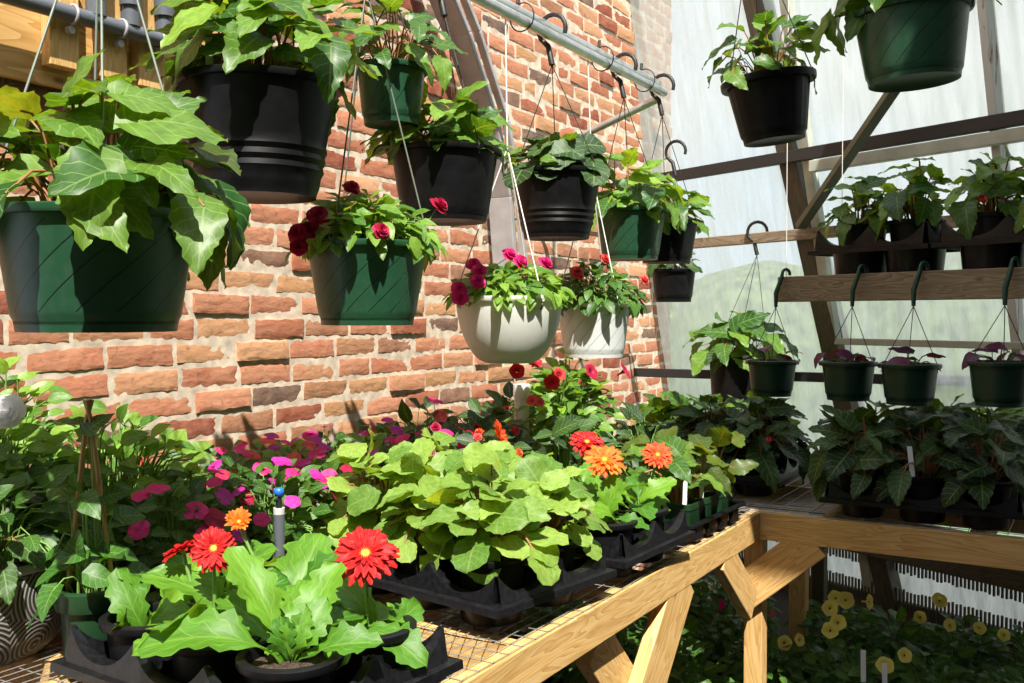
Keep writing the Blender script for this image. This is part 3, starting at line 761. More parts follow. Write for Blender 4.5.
rail(rb, 'back_rail', (1.02, -.25, -.0445), (1.02, 2.0, -.0445), seed=52)
for k, y in enumerate((-.2, .3, .72, 1.2, 1.8)): rail(rb, 'cross_joist', (.04, y, -.046), (1.0, y, -.046), seed=53 + k)
rail(rb, 'center_stringer', (.55, -.25, -.046), (.55, 2., -.046), seed=60)
wire_mesh(rb, .004, 1.03, -.24, 2.0, px=.0254, py=.0508)
rail(rb, 'leg', (.06, BF + .03, -.80), (.06, BF + .03, -.05), .06, .06, seed=61, up=(1, 0, 0))
rail(rb, 'leg', (.62, .96, -.80), (.62, .96, -.09), .06, .06, seed=62, up=(1, 0, 0))
rail(rb, 'leg', (.98, .97, -.80), (.98, .97, -.09), .05, .06, 'post', seed=63, up=(1, 0, 0))
rail(rb, 'leg', (.06, -.20, -.80), (.06, -.20, -.05), .06, .06, seed=64, up=(1, 0, 0))
rail(rb, 'brace', (.019, .985, -.275), (.019, .755, -.075), .115, .036, seed=65, up=(1, 0, 0))

# ------------------------------------------------------------ hanging shelf on the right
SH0 = np.array([3.55, 1.135]); SH1 = np.array([2.95, -.18])
u2 = (SH1 - SH0) / np.linalg.norm(SH1 - SH0); n2 = np.array([u2[1] * -1, u2[0]]) ; n2 = n2 if n2[0] > 0 else -n2
hs = thing('hanging_shelf', 'weathered plank shelf hung in front of the plastic wall, holding trays', 'shelf', (SH0[0], SH0[1], 1.476))
def sl(s, o, z): q = u2 * s + n2 * o; return (q[0], q[1], z)
mb = MB(); mb.bar(sl(.165, 0, .045), sl(1.44, 0, .045), .02, .09, seed=71); mb.build('front_board', [M['plank']], hs, bevel=.003)
for k, o in enumerate((.075, .19, .305)):
    mb = MB(); mb.bar(sl(.165, o, .082), sl(1.44, o, .082), .095, .018, seed=72 + k); mb.build('shelf_board', [M['plank']], hs, bevel=.002)
for s, o in ((.18, .02), (1.38, .02), (.18, .33), (1.38, .33)):
    mb = MB(); mb.tube([sl(s, o, .09), sl(s, o, 2.0)], .0015, 5); mb.build('hanging_cord', [M['string']], hs)
def shelf_pt(s, o, z=1.569): q = SH0 + u2 * s + n2 * o; return (q[0], q[1], z)
sang = math.atan2(u2[1], u2[0])

# ------------------------------------------------------------ hanging baskets
G_B = dict(m='begonia', kind='begonia')
def basket(name, label, cat, x, y, zr, D, h, potmat, fols, wm='wire', up=None, hookm='wire', hook=True, nw=3, a0=.4, seed=None, group=None, tilt=(0, 0), rod=None, rw=.0016, **pk):
    root, rng, z = plant(name, label, cat, (x, y, zr - h), 'round', fols, group, 0, tilt, seed, D, h, potmat, **pk)
    if up is not None:
        if hook: hanger(root, D / 2 - .004, h - .004, (up[0], up[1], up[2] - .11 - (zr - h)), M[wm], rw, (up[0], up[1], up[2] - (zr - h)), M[hookm], nw, a0)
        else: hanger(root, D / 2 - .004, h - .004, (up[0], up[1], up[2] - (zr - h)), M[wm], rw, None, None, nw, a0, rod=None if rod is None else (rod[0], rod[1], rod[2] - (zr - h)))
    return root, rng, h
PT = 2.333
r, g, h = basket('begonia_basket', 'large dark green hanging pot of broad-leaved begonia, nearest at the upper left', 'hanging plant', .985, 1.36, 1.592, .32, .188, 'green',
    [dict(G_B, n=64, R=.245, H=.25, L=(.09, .135), thmax=94, r0=.08, stemr=.0024), dict(G_B, n=7, R=.22, H=.12, L=(.09, .125), thmax=108, r0=.08, drop=-75, az=(-1.4, .2)), dict(m='russet', kind='begonia', n=7, R=.225, H=.24, L=(.09, .125), thmax=75, r0=.08)], 'wiregreen', (.115, .14, PT - .02), 'string', nw=4, a0=1.0, seed=11, rw=.0024, taper=.76, foot=.022)
r, g, h = basket('begonia_basket', 'large ribbed black hanging pot of begonia, beside the plywood board', 'hanging plant', 1.47, PY, 1.908, .34, .235, 'black',
    [dict(G_B, n=54, R=.25, H=.30, L=(.09, .14), thmax=80, r0=.08, stemr=.0024), dict(m='impatiens_light', kind='begonia', n=12, R=.25, H=.24, L=(.08, .12), thmax=82, r0=.08)], 'wire', (0, 0, PT), seed=12, taper=.70, bands=3, a0=.9)
lab(r, (-.13, .0, h + .03), rz=-.8, s=.9, lean=.25)
basket('begonia_basket', 'small green spiral hanging pot of begonia high against the bricks, half hidden by leaves', 'hanging plant', 1.95, 1.53, 2.05, .19, .145, 'green',
    [dict(G_B, n=40, R=.17, H=.22, L=(.06, .095), thmax=95, r0=.05)], 'wire', (-.03, -.03, PT), seed=13, taper=.74)
r, g, h = basket('begonia_basket', 'wide black hanging pot of begonia in front of the aluminium channel', 'hanging plant', 2.14, PY, 1.867, .305, .19, 'black',
    [dict(G_B, n=36, R=.19, H=.16, L=(.07, .12), thmax=82, r0=.08), dict(m='impatiens_light', kind='begonia', n=9, R=.22, H=.19, L=(.08, .11), thmax=80, r0=.08)], 'wire', (0, 0, PT), seed=14, taper=.74, a0=.2)
lab(r, (.08, -.10, h + .03), rz=-.6, s=.8, lean=-.5)
r, g, h = basket('impatiens_basket', 'green spiral hanging pot of crimson double impatiens in front of the bricks', 'hanging plant', 1.818, PY, 1.601, .305, .195, 'green',
    [dict(m='impatiens_light', kind='ovate', n=260, R=.18, H=.14, L=(.04, .062), thmax=88, r0=.12, inner=.6, stemr=.0014, st='gstem')], 'wiregreen', (0.0, 0, PT - .02), seed=15, taper=.73, rw=.0022, a0=1.2)
blooms(r, g, 'double', 'crimson', [((-.175, .02, h + .02), (-.6, -.5, .5)), ((-.20, .03, h - .02), (-.6, -.6, .3)), ((-.17, .0, h + .05), (-.5, -.5, .6)), ((-.11, -.13, h + .015), (-.3, -.8, .4)), ((.11, -.13, h + .09), (.1, -.7, .6)), ((-.08, -.02, h + .12), (-.2, -.6, .7)), ((-.20, .03, h + .01), (-.7, -.3, .3))], .05)
mbow = dict(z0=None)
r, g, h = basket('impatiens_basket', 'smooth white hanging bowl of impatiens with magenta double flowers', 'hanging plant', 2.47, PY, 1.484, .335, .195, 'white',
    [dict(m='impatiens_light', kind='ovate', n=320, R=.19, H=.12, L=(.036, .055), thmax=86, r0=.14, inner=.65, stemr=.0013, st='gstem')], 'string', (-.01, 0, 1.92), hook=False, rod=(-.02, 0, PT - .04), seed=16, taper=.66, belly=True, step=False, rw=.0022, a0=2.2)
blooms(r, g, 'double', 'magenta', [((-.19, .05, h + .02), (-.6, -.5, .5)), ((-.17, .0, h + .04), (-.5, -.6, .5)), ((-.20, .04, h - .005), (-.6, -.5, .4)), ((-.13, .02, h + .07), (-.5, -.6, .6)), ((-.03, -.02, h + .12), (-.2, -.7, .6)), ((.11, -.06, h + .10), (0, -.7, .6)), ((-.02, -.05, h + .10), (-.2, -.8, .5)), ((-.1, .06, h + .09), (-.4, -.5, .6))], .05)
r, g, h = basket('impatiens_basket', 'smaller white spiral hanging pot of pink impatiens, right of the white bowl', 'hanging plant', 3.035, PY, 1.47, .27, .185, 'whitespiral',
    [dict(m='impatiens', kind='ovate', n=240, R=.175, H=.165, L=(.038, .058), thmax=90, r0=.11, inner=.6, stemr=.0013, st='gstem')], 'string', (-.02, 0, 1.92), hook=False, rod=(-.05, 0, PT - .04), seed=17, taper=.76, rw=.0022, a0=.1)
blooms(r, g, 'double', 'coral', [((-.02, -.05, h + .15), (-.2, -.7, .5)), ((.15, -.12, h + .08), (.1, -.7, .6)), ((.18, -.1, h + .02), (.1, -.7, .6)), ((-.13, .0, h + .10), (-.4, -.7, .6))], .05)
r, g, h = basket('begonia_basket', 'black hanging pot with ridged lower band, above the white bowl', 'hanging plant', 2.763, PY, 1.889, .305, .215, 'black',
    [dict(m='begonia_dark', kind='round', n=30, R=.17, H=.15, L=(.07, .115), thmax=84, r0=.08), dict(G_B, n=16, R=.18, H=.16, L=(.07, .11), thmax=84, r0=.08)], 'wire', (-.03, 0, PT), seed=18, taper=.70, bands=3, a0=.5)
r, g, h = basket('begonia_basket', 'green spiral hanging pot of bright begonia, third from the far end of the pipe', 'hanging plant', 3.337, PY, 1.82, .28, .185, 'green',
    [dict(m='impatiens_light', kind='begonia', n=34, R=.21, H=.24, L=(.08, .13), thmax=92, r0=.08), dict(G_B, n=18, R=.21, H=.18, L=(.08, .12), thmax=98, r0=.08)], 'wire', (-.06, 0, PT), seed=19, taper=.74)
r, g, h = basket('begonia_basket', 'black hanging pot of begonia on the last hook at the pipe end', 'hanging plant', 3.69, PY, 1.81, .27, .17, 'black',
    [dict(G_B, n=34, R=.19, H=.17, L=(.08, .12), thmax=98, r0=.08)], 'wire', (-.05, 0, PT), seed=20, taper=.72)
basket('begonia_basket', 'black hanging pot mostly hidden, its base showing below the last pots on the pipe', 'hanging plant', 4.22, 1.68, 1.64, .22, .15, 'black',
    [dict(m='begonia_dark', kind='begonia', n=18, R=.13, H=.12, L=(.06, .09), thmax=85, r0=.06)], 'wire', (0.02, 0, 2.18), seed=21, taper=.75)
basket('begonia_basket', 'black fluted hanging pot of begonia high up, left of the upper right green pot', 'hanging plant', 2.713, .783, 2.088, .26, .175, 'black',
    [dict(G_B, n=30, R=.16, H=.24, L=(.06, .10), thmax=88, r0=.06), dict(m='russet', kind='begonia', n=6, R=.13, H=.18, L=(.06, .09), thmax=80, r0=.06)], 'wire', (0, 0, 2.62), seed=22, taper=.66, lip=.016, liph=.02, ribs=26, tilt=(-.10, -.06))
basket('begonia_basket', 'green spiral hanging pot of begonia in the upper right corner', 'hanging plant', 2.558, .397, 2.172, .285, .175, 'green',
    [dict(G_B, n=28, R=.17, H=.22, L=(.08, .12), thmax=78, r0=.06), dict(G_B, n=7, R=.22, H=.1, L=(.08, .12), thmax=104, r0=.06, az=(1.6, 2.6), drop=-70)], 'wire', (0, 0, 2.62), seed=23, taper=.76, tilt=(-.05, -.03))
basket('begonia_basket', 'black hanging pot of leafy begonia with white tag, left of the four small green pots', 'hanging plant', 4.53, 1.47, 1.236, .30, .225, 'black',
    [dict(G_B, n=30, R=.25, H=.25, L=(.11, .165), thmax=92, r0=.08), dict(m='begonia_dark', kind='begonia', n=12, R=.22, H=.16, L=(.09, .13), thmax=95, r0=.08)], 'wire', (.11, -.05, 1.83), seed=24, taper=.84)
for k, (px, s) in enumerate(((.20, 0), (.515, 1), (.735, 2), (1.02, 3))):
    q = shelf_pt(px, -.075)
    lbl = ('small dark green hanging pot with one upright purple leaf, leftmost under the plank', 'small dark green hanging pot under the plank, second from the left of four', 'small dark green hanging pot with a purple leaf spreading right, third under the plank', 'small dark green hanging pot at the right end under the plank')[k]
    zr = (1.272, 1.28, 1.282, 1.30)[k]
    root, rng, h = basket('small_hanging_pot', lbl, 'hanging plant', q[0], q[1], zr, .185, .125, 'darkgreen',
        [dict(m='purple', kind='heart', n=4 + k % 2, R=.11, H=.07, L=(.045, .07), thmax=80, r0=.05, st='purple'), dict(m='begonia_dark', kind='lance', n=7, R=.08, H=.04, L=(.04, .07), thmax=90, r0=.06)], None, seed=31 + k, group='small dark green pots hooked on the plank', taper=.74, seg=40)
    hk = shelf_pt(px, -.005, 1.572)
    l = (hk[0] - q[0], hk[1] - q[1], hk[2] - (zr - .125))
    hanger(root, .088, h - .004, (l[0] * .25, l[1] * .25, l[2] - .115), M['wire'], .0013, None, None, 3, .3 + k)
    mb = MB(); ax = Vector((l[0] * .25, l[1] * .25, l[2] - .115)); n3 = Vector((n2[0], n2[1], 0)); c = Vector(l) + Vector((0, 0, .002)) + n3 * .0
    pts = [ax, ax + Vector((0, 0, .05)), c - n3 * .022 + Vector((0, 0, -.01))] + [c + n3 * (-.02 * math.cos(t)) + Vector((0, 0, .018 * math.sin(t))) for t in np.linspace(.2, PI + .2, 9)]
    mb.tube(pts, [.006, .0085, .0075] + [.0055] * 9, 8); mb.build('hook', [M['hookgreen']], root, smooth=True)

# ------------------------------------------------------------ trays and plants on the bench along the bricks
MZ = BZ + .0082
T1 = tray('plant_tray', 'black moulded tray at the near end of the bench, holding the red gerberas', (1.13, 1.165, MZ), 2, 3, p=.166, rz=R_(-3), group=None)
T2 = tray('plant_tray', 'black moulded tray of pale green begonias in the middle of the front edge', (1.795, 1.222, MZ), 2, 3, p=.176, rz=R_(-9))
T3 = tray('plant_tray', 'black moulded tray holding the orange gerberas, right of the pale begonia tray', (2.222, 1.185, MZ), 2, 3, rz=R_(-3))
GL = dict(m='gerbera', kind='gerbera', st='gstem', stemr=0)
def ger(label, loc, n=11, Ls=(.15, .22), seed=1, H=.07, lift=55, drop=5, **k):
    return plant('potted_gerbera', label, 'potted plant', loc, 'round', [dict(GL, n=n, R=.06, H=H, L=Ls, thmax=85, inner=.3, lift=lift, drop=drop, r0=.02, z0=.10, jit=.35, **k)], seed=seed, D=.155, h=.125, rz=0)
VR, VC, VZ = np.array([.5165, -.856, 0]), np.array([-.856, -.5165, 0]), np.array([0, 0, 1.])   # right, towards the aisle, up
GX = [(-.95, .30, .50, .19, .9), (-.42, -.05, 1.0, .185, .75), (.30, -.3, .85, .155, .9), (.85, .2, .42, .13, .9), (.0, -.8, .8, .15, .85), (-.75, -.45, .65, .16, .85), (.6, -.7, .55, .14, .9)]
ex = [('gerbera', 'gerbera', VR * a * .012 + VC * b * .012 + VZ * .112, VR * a + VC * b + VZ * c, VZ * .9 + VC * .45, s_, w_) for a, b, c, s_, w_ in GX]
ex += [('gerbera', 'gerbera', VR * a * .01 + VZ * .112, VR * a + VC * b + VZ, VC + VZ * .3, s_, 1.3) for a, b, s_ in ((.2, .25, .08), (-.15, .3, .07), (.45, .1, .095))]
r, g, z = plant('potted_gerbera', 'gerbera with big glossy leaves and no bloom, nearest pot in the front tray', 'potted plant', T1[0][0], 'round', [dict(GL, n=2, R=.02, H=.03, L=(.05, .07), thmax=60, z0=.11)], seed=41, D=.155, h=.125, extra=ex)
r, g, z = ger('gerbera with one large red bloom in the front tray, right corner', T1[1][0], 7, (.11, .16), 42, lift=30, drop=5)
gerbera(r, (-.03, -.02, .245), (-.55, -.42, .72), .092, 'redp', .16, 1, (0, 0, .1))
r, g, z = ger('gerbera with two smaller red blooms, second pot of the front tray', T1[0][1], 7, (.13, .18), 43)
gerbera(r, (-.02, -.02, .262), (-.62, -.55, .55), .066, 'redp', .2, 2, (0, 0, .1)); gerbera(r, (-.015, .055, .25), (-.2, .3, .8), .058, 'redp', .25, 3, (0, 0, .1))
r, g, z = ger('gerbera with a yellow and red half-open bud, behind the front pots', T1[1][1], 9, (.14, .20), 44, lift=60)
gerbera(r, (-.03, .10, .262), (-.55, -.45, .75), .046, 'orangep', .9, 4, (0, 0, .1))
r, g, z = ger('leafy gerbera without blooms at the left end of the front tray', T1[0][2], 7, (.09, .14), 45, lift=60, drop=25)
r, g, z = ger('leafy gerbera without blooms at the back left of the front tray', T1[1][2], 9, (.12, .17), 46, lift=60)
def rbeg(label, loc, seed, n=36, R=.135, H=.22, rz=0):
    return plant('potted_begonia', label, 'potted plant', loc, 'round', [dict(m='begonia_light', kind='round', n=n, R=R, H=H, L=(.045, .078), thmax=90, r0=.035, stemr=.0024, z0=.115, drop=-40, inner=.35), dict(m='begonia_light', kind='begonia', n=14, R=R, H=H * 1.12, L=(.06, .085), thmax=60, r0=.03, z0=.10)], seed=seed, D=.158, h=.13, rz=rz)
for (i, j, lbl) in ((0, 0, 'pale green begonia in the near right corner pot of the middle tray'), (0, 1, 'pale green begonia, middle pot of the front row in the middle tray'), (0, 2, 'pale green begonia at the left end of the middle tray, drooping a round leaf'), (1, 0, 'pale green begonia in the far right corner of the middle tray'), (1, 1, 'pale green begonia in the middle of the back row of the middle tray'), (1, 2, 'pale green begonia in the back left pot of the middle tray')):
    r, g, z = rbeg(lbl, T2[i][j], 50 + i * 3 + j)
    if (i, j) == (0, 1):
        blooms(r, g, 'double', 'whitep', [((-.09, -.05, .18), (-.7, -.5, .4)), ((.0, -.08, .2), (-.6, -.6, .4))], .016)
    if (i, j) == (1, 1): blooms(r, g, 'double', 'coral', [((-.03, .0, .34), (-.5, -.4, .7))], .026)
    if (i, j) == (1, 2): blooms(r, g, 'double', 'crimson', [((-.02, -.03, .35), (-.5, -.4, .7))], .024)
r, g, z = ger('gerbera with one orange bloom, near pot of the orange gerbera tray', T3[0][0], 9, (.11, .17), 61, lift=62, drop=-15, H=.11)
gerbera(r, (-.01, .0, .268), (-.5, -.4, .75), .092, 'orangep', .14, 5, (0, 0, .1))
r, g, z = ger('gerbera with one bright red bloom, behind the orange gerbera', T3[0][1], 9, (.10, .16), 62, lift=60, H=.10)
gerbera(r, (.03, -.10, .30), (-.4, -.3, .85), .080, 'redp', .22, 6, (0, 0, .1))
r, g, z = ger('gerbera with a red-orange bloom at the right of the orange gerbera tray', T3[1][0], 9, (.10, .16), 63, lift=60, H=.10)
gerbera(r, (.03, -.04, .258), (-.55, -.5, .65), .075, 'redorange', .18, 7, (0, 0, .1))
r, g, z = ger('gerbera with a faded russet bloom, back row of the orange gerbera tray', T3[1][1], 9, (.10, .16), 64, lift=60, H=.10)
r, g, z = ger('gerbera with a drooping red and yellow bloom, left of the orange gerberas', T3[0][2], 9, (.10, .16), 65, lift=60, H=.10)
gerbera(r, (.0, -.02, .30), (.3, -.75, .35), .085, 'redorange', .7, 8, (0, 0, .1))
gerbera(r, (-.09, -.12, .235), (-.6, -.5, .6), .05, 'redorange', .6, 9, (0, 0, .1))

# open flat with square green pots at the bench corner
ft = thing('plant_flat', 'shallow black flat holding square green pots at the bench corner', 'tray', (2.695, 1.065, MZ), R_(-2))
mb = MB()
def rr4(x, y, z, c=.012): return [(sx * (x - (c if k else 0)), sy * (y - (0 if k else c)), z) for sx, sy, k in ((1, 1, 0), (1, 1, 1), (-1, 1, 1), (-1, 1, 0), (-1, -1, 0), (-1, -1, 1), (1, -1, 1), (1, -1, 0))]
rows = [rr4(x, y, z) for x, y, z in ((.005, .005, .004), (.185, .115, .004), (.185, .115, 0.001), (.195, .125, .05), (.213, .143, .052), (.213, .143, .046))]
mb.grid(np.array([sorted(q, key=lambda p: math.atan2(p[1], p[0])) for q in rows]), closev=True); mb.build('flat_body', [M['blacktray']], ft, solid=.002)
for k in range(4):
    for s in (-1, 1):
        mb = MB(); mb.box((-.14 + k * .093, s * .129, .022), (.055, .012, .04), seed=k); mb.build('flat_cell', [M['blacktray']], ft, bevel=.004)
for k, (x, y, lbl, n) in enumerate(((2.585, 1.01, 'square green pot with arching russet begonia, left one at the flat edge', 10), (2.705, 1.005, 'square green pot with sparse russet begonia, middle one at the flat edge', 9), (2.82, 1.0, 'square green pot with sparse drooping begonia nearest the bench corner', 8), (2.60, 1.13, 'square green pot with yellow-green begonia, back left in the flat', 10), (2.72, 1.125, 'square green pot with yellow-green begonia, back middle of the flat', 9))):
    r, g, z = plant('square_pot_begonia', lbl, 'potted plant', (x, y, MZ + .008), 'square', [dict(m='russet' if k % 3 else 'begonia', kind='begonia', n=n, R=.14, H=.22, L=(.07, .105), thmax=76, r0=.025, stemr=.0026), dict(m='begonia', kind='begonia', n=4, R=.08, H=.1, L=(.05, .07), thmax=80)], D=.112, h=.092, potmat='greenplain', seed=70 + k, rz=R_(-2))
    if k in (0, 1): lab(r, (-.03, -.03, .095), rz=-.8, s=.8, lean=.1)

# impatiens and other bedding plants behind
IMP = dict(m='impatiens', kind='ovate', st='gstem', stemr=.0013, face=.8)
def impat(label, loc, seed, cols, n=120, R=.155, H=.17, nb=6, kind='impatiens', size=.04, m='impatiens', name='potted_impatiens', group=None, thmax=65, L=(.038, .066), az=None):
    r, g, z = plant(name, label, 'potted plant', loc, 'round', [dict(IMP, m=m, n=n, R=R, H=H, L=L, thmax=98, r0=.05, inner=.5, lift=40, drop=-30)], seed=seed, D=.13, h=.105, seg=28, group=group)
    if nb:
        pts = dome_pts(g, nb, R, H, z, thmax, f=1.04, az=az)
        for k, q in enumerate(pts): blooms(r, g, kind, cols[k % len(cols)], [q], size)
    return r, g, z
mg = ['magenta', 'magenta', 'purplep', 'magenta', 'crimson']
toc = (2.6, 5.6)
for k, (x, y, lbl, cols, nb, m) in enumerate((
    (1.33, 1.60, 'impatiens with two magenta blooms just behind the left of the gerbera leaves', mg, 3, 'impatiens'),
    (1.46, 1.71, 'dark leafy impatiens with few blooms beside the bamboo tripod', mg, 2, 'impatiens'),
    (1.53, 1.92, 'leafy impatiens with coral edge bloom against the bricks, left of the bloom patch', ['coral', 'magenta'], 2, 'impatiens'),
    (1.62, 1.60, 'impatiens with purple-pink blooms left of the grey sprinkler riser', ['purplep', 'magenta'], 5, 'impatiens'),
    (1.68, 1.80, 'impatiens thick with magenta blooms, behind the sprinkler riser', mg, 7, 'impatiens'),
    (1.72, 1.99, 'impatiens with a row of crimson blooms at the foot of the bricks', ['crimson', 'magenta', 'coral'], 7, 'impatiens'),
    (1.86, 1.64, 'impatiens with deep magenta blooms right of the sprinkler riser', mg, 7, 'impatiens'),
    (1.93, 1.84, 'bright leafy impatiens with pink and magenta blooms, mid bench', ['magenta', 'coral', 'purplep'], 8, 'impatiens_light'),
    (1.98, 2.00, 'impatiens with pink blooms touching the bricks behind the mid bench ones', ['purplep', 'coral', 'magenta'], 6, 'impatiens_light'),
    (2.10, 1.62, 'impatiens with one magenta bloom low over a dark gap, behind the pale begonias', mg, 4, 'impatiens'),
    (2.18, 1.80, 'impatiens with a red bloom on bright leaves, behind the pale begonias', ['redp', 'magenta', 'magenta'], 4, 'impatiens_light'),
    (2.22, 1.99, 'impatiens with violet blooms against the bricks under the green basket', ['purplep', 'purplep', 'magenta'], 7, 'impatiens'),
    (2.44, 1.94, 'impatiens with lilac blooms by the bricks under the white bowl', ['purplep', 'magenta', 'purplep'], 6, 'impatiens'),
    (2.42, 1.70, 'dark leafy impatiens with crimson blooms below the white bowl', ['crimson', 'magenta'], 4, 'impatiens'))):
    impat(lbl, (x, y, MZ), 80 + k, cols, nb=nb + 5, size=.043, m=m, H=.19, az=toc, n=210, L=(.034, .058))
for k, (x, y, lbl, cols, nb, kind, m, H) in enumerate((
    (2.46, 1.56, 'dark leafy bedding plant with orange buds, behind the orange gerberas', ['redorange'], 2, 'double', 'begonia_dark', .20),
    (2.66, 1.72, 'dark leafy plant with pink buds, below the smaller white pot', ['coral', 'crimson'], 4, 'double', 'begonia_dark', .24),
    (2.70, 1.44, 'dark leafy plant with a single orange bud, left behind the square pots', ['redorange'], 1, 'double', 'begonia_dark', .22),
    (2.68, 1.97, 'dark leafy impatiens with two magenta blooms in the far bench corner', ['magenta', 'coral'], 5, 'impatiens', 'begonia_dark', .24),
    (3.02, 1.86, 'dark leafy plant without blooms, right of the red petunias', ['coral'], 1, 'double', 'begonia_dark', .26),
    (3.02, 1.30, 'dark leafy plant behind the square green pots at the corner', ['coral'], 0, 'double', 'begonia_dark', .22))):
    impat(lbl, (x, y, MZ), 100 + k, cols, n=70, nb=nb, kind=kind, size=.03 if kind == 'double' else .05, m=m, H=H, R=.17, L=(.05, .095), name='bedding_plant', az=toc)
# red petunias rising in front of the bricks
r, g, z = plant('potted_petunia', 'tall pot of red petunias in front of the bricks, under the white hanging pots', 'potted plant', (2.97, 1.58, MZ), 'round',
    [dict(m='impatiens_light', kind='ovate', n=240, R=.22, H=.34, L=(.04, .075), thmax=95, r0=.06, st='gstem'), dict(m='impatiens_light', kind='ovate', n=120, R=.17, H=.38, L=(.04, .07), thmax=60, r0=.06, st='gstem')], D=.16, h=.14, seed=120)
PETW = [('redp', (2.677, 1.596, 1.251), (-0.75, -0.5, 0.2)), ('redp', (2.777, 1.587, 1.279), (-0.4, -0.6, 0.7)), ('redp', (2.672, 1.466, 1.22), (-0.8, -0.5, 0.15)), ('redp', (2.728, 1.471, 1.242), (-0.7, -0.6, 0.4)), ('crimson', (2.783, 1.382, 1.252), (-0.2, -0.8, 0.4)), ('crimson', (2.857, 1.297, 1.254), (0.2, -0.8, 0.5)), ('coral', (2.651, 1.497, 1.158), (-0.6, -0.6, 0.3)), ('coral', (2.656, 1.529, 1.162), (-0.8, -0.3, 0.4))]
for cn, pp, nn in PETW: blooms(r, g, 'petunia', cn, [(Vector(pp) - Vector((2.97, 1.58, MZ)), nn)], .055 if cn != 'coral' else .038)
mb = MB(); mb.tube([(2.85, 1.68, MZ), (2.85, 1.68, 1.19)], .026, 16); mb.tube([(2.85, 1.68, 1.15), (2.85, 1.68, 1.195)], .030, 16)
tag(mb.build('standpipe', [M['white']], smooth=False, bevel=.002), 'white upright plastic pipe by the bricks, left of the red petunias', 'pipe')
# sprinkler riser
sp = thing('sprinkler_riser', 'dark grey upright sprinkler pipe with a blue nozzle among the magenta blooms', 'sprinkler', (1.46, 1.44, MZ + .05))
mb = MB(); mb.tube([(0, 0, -.30), (0, 0, .165)], .0115, 12); mb.build('riser', [M['pvc']], sp, smooth=True)
mb = MB(); mb.tube([(0, 0, .163), (0, 0, .176)], .0118, 12); mb.build('collar', [M['pvcl']], sp, smooth=True)
mb = MB(); mb.tube([(0, 0, .176), (0, 0, .195)], [.007, .006], 10); mb.tube([(-.012, 0, .192), (.012, 0, .2)], .003, 6); mb.build('bracket', [M['wire']], sp)
mb = MB(); mb.lathe([(.001, .218), (.009, .216), (.011, .208), (.008, .2), (.001, .198)], 12); mb.build('nozzle', [M['blue']], sp, smooth=True)
# left end: swirl pot, tripod pot, bright bush
r, g, z = plant('swirl_pot_plant', 'grey pot with carved swirls holding a dark leafy plant, at the left edge', 'potted plant', (1.015, 1.765, MZ), None,
    [dict(m='impatiens', kind='ovate', n=200, face=.9, R=.22, H=.22, L=(.04, .065), thmax=92, r0=.1, z0=.155, st='gstem', lift=40, drop=-30), dict(m='begonia_dark', kind='begonia', n=22, R=.20, H=.19, L=(.06, .09), thmax=90, r0=.1, z0=.155)], seed=130, D=.31)
mb = MB(); mb.lathe([(.001, .004), (.10, .004), (.105, 0), (.115, .002), (.135, .02), (.15, .05), (.156, .09), (.155, .135), (.15, .16), (.148, .165)], 64); mb.build('pot', [M['swirl']], r, smooth=True)
mb = MB(); mb.lathe([(.148, .163), (.156, .165), (.158, .172), (.154, .178), (.140, .178), (.138, .165), (.14, .05), (.10, .02)], 64); mb.build('pot_rim', [M['alu']], r, smooth=True); soil(r, .139, .158)
blooms(r, g, 'double', 'redorange', [((-.10, -.19, .30), (-.6, -.7, .3))], .036)
r, g, z = plant('leafy_bush', 'bright green bushy plant with a white flower, against the bricks at the far left', 'potted plant', (1.20, 1.965, MZ), 'round',
    [dict(m='impatiens_light', kind='ovate', n=460, face=1.3, cen=(-.06, -.06), R=.21, H=.40, L=(.035, .06), thmax=95, r0=.08, st='gstem', lift=40, drop=-30)], D=.2, h=.15, seed=131, seg=36)
blooms(r, g, 'double', 'whitep', [((-0.126, -0.210, 0.441), (-.7, -.6, .35))], .06)
r, g, z = plant('leafy_bush', 'darker green bushy plant on the brick side, right of the bamboo tripod', 'potted plant', (1.375, 1.85, MZ), 'round',
    [dict(m='impatiens_light', kind='ovate', n=380, face=1.3, R=.24, H=.31, L=(.035, .06), thmax=97, r0=.08, st='gstem', lift=40, drop=-30)], D=.18, h=.13, seed=132, seg=36)
r, g, z = plant('tripod_vine', 'tall green pot with a vine climbing three bamboo canes', 'potted plant', (1.065, 1.50, MZ), 'round',
    [dict(m='vine', kind='heart', n=14, R=.10, H=.13, L=(.045, .062), thmax=105, r0=.03, st='gstem', inner=.6), dict(m='vine', kind='heart', n=16, R=.085, H=.36, L=(.035, .055), thmax=80, r0=.03, st='gstem', inner=.5)], D=.118, h=.15, potmat='greenplain', seed=133, taper=.74, liph=.034)
for k, a in enumerate((-1.03, 2.11, .54)):
    mb = MB(); mb.tube([(.044 * math.cos(a), .044 * math.sin(a), .11), (.004 * math.cos(a), .004 * math.sin(a), .44), (-.006 * math.cos(a), -.006 * math.sin(a), .475)], .0042, 7); mb.build('bamboo_cane', [M['bamboo']], r, smooth=True)
mb = MB(); mb.tube([(.008 * math.cos(t), .008 * math.sin(t), .425 + .004 * math.sin(3 * t)) for t in np.linspace(0, 12, 30)], .0016, 5); mb.build('tie', [M['wire']], r)

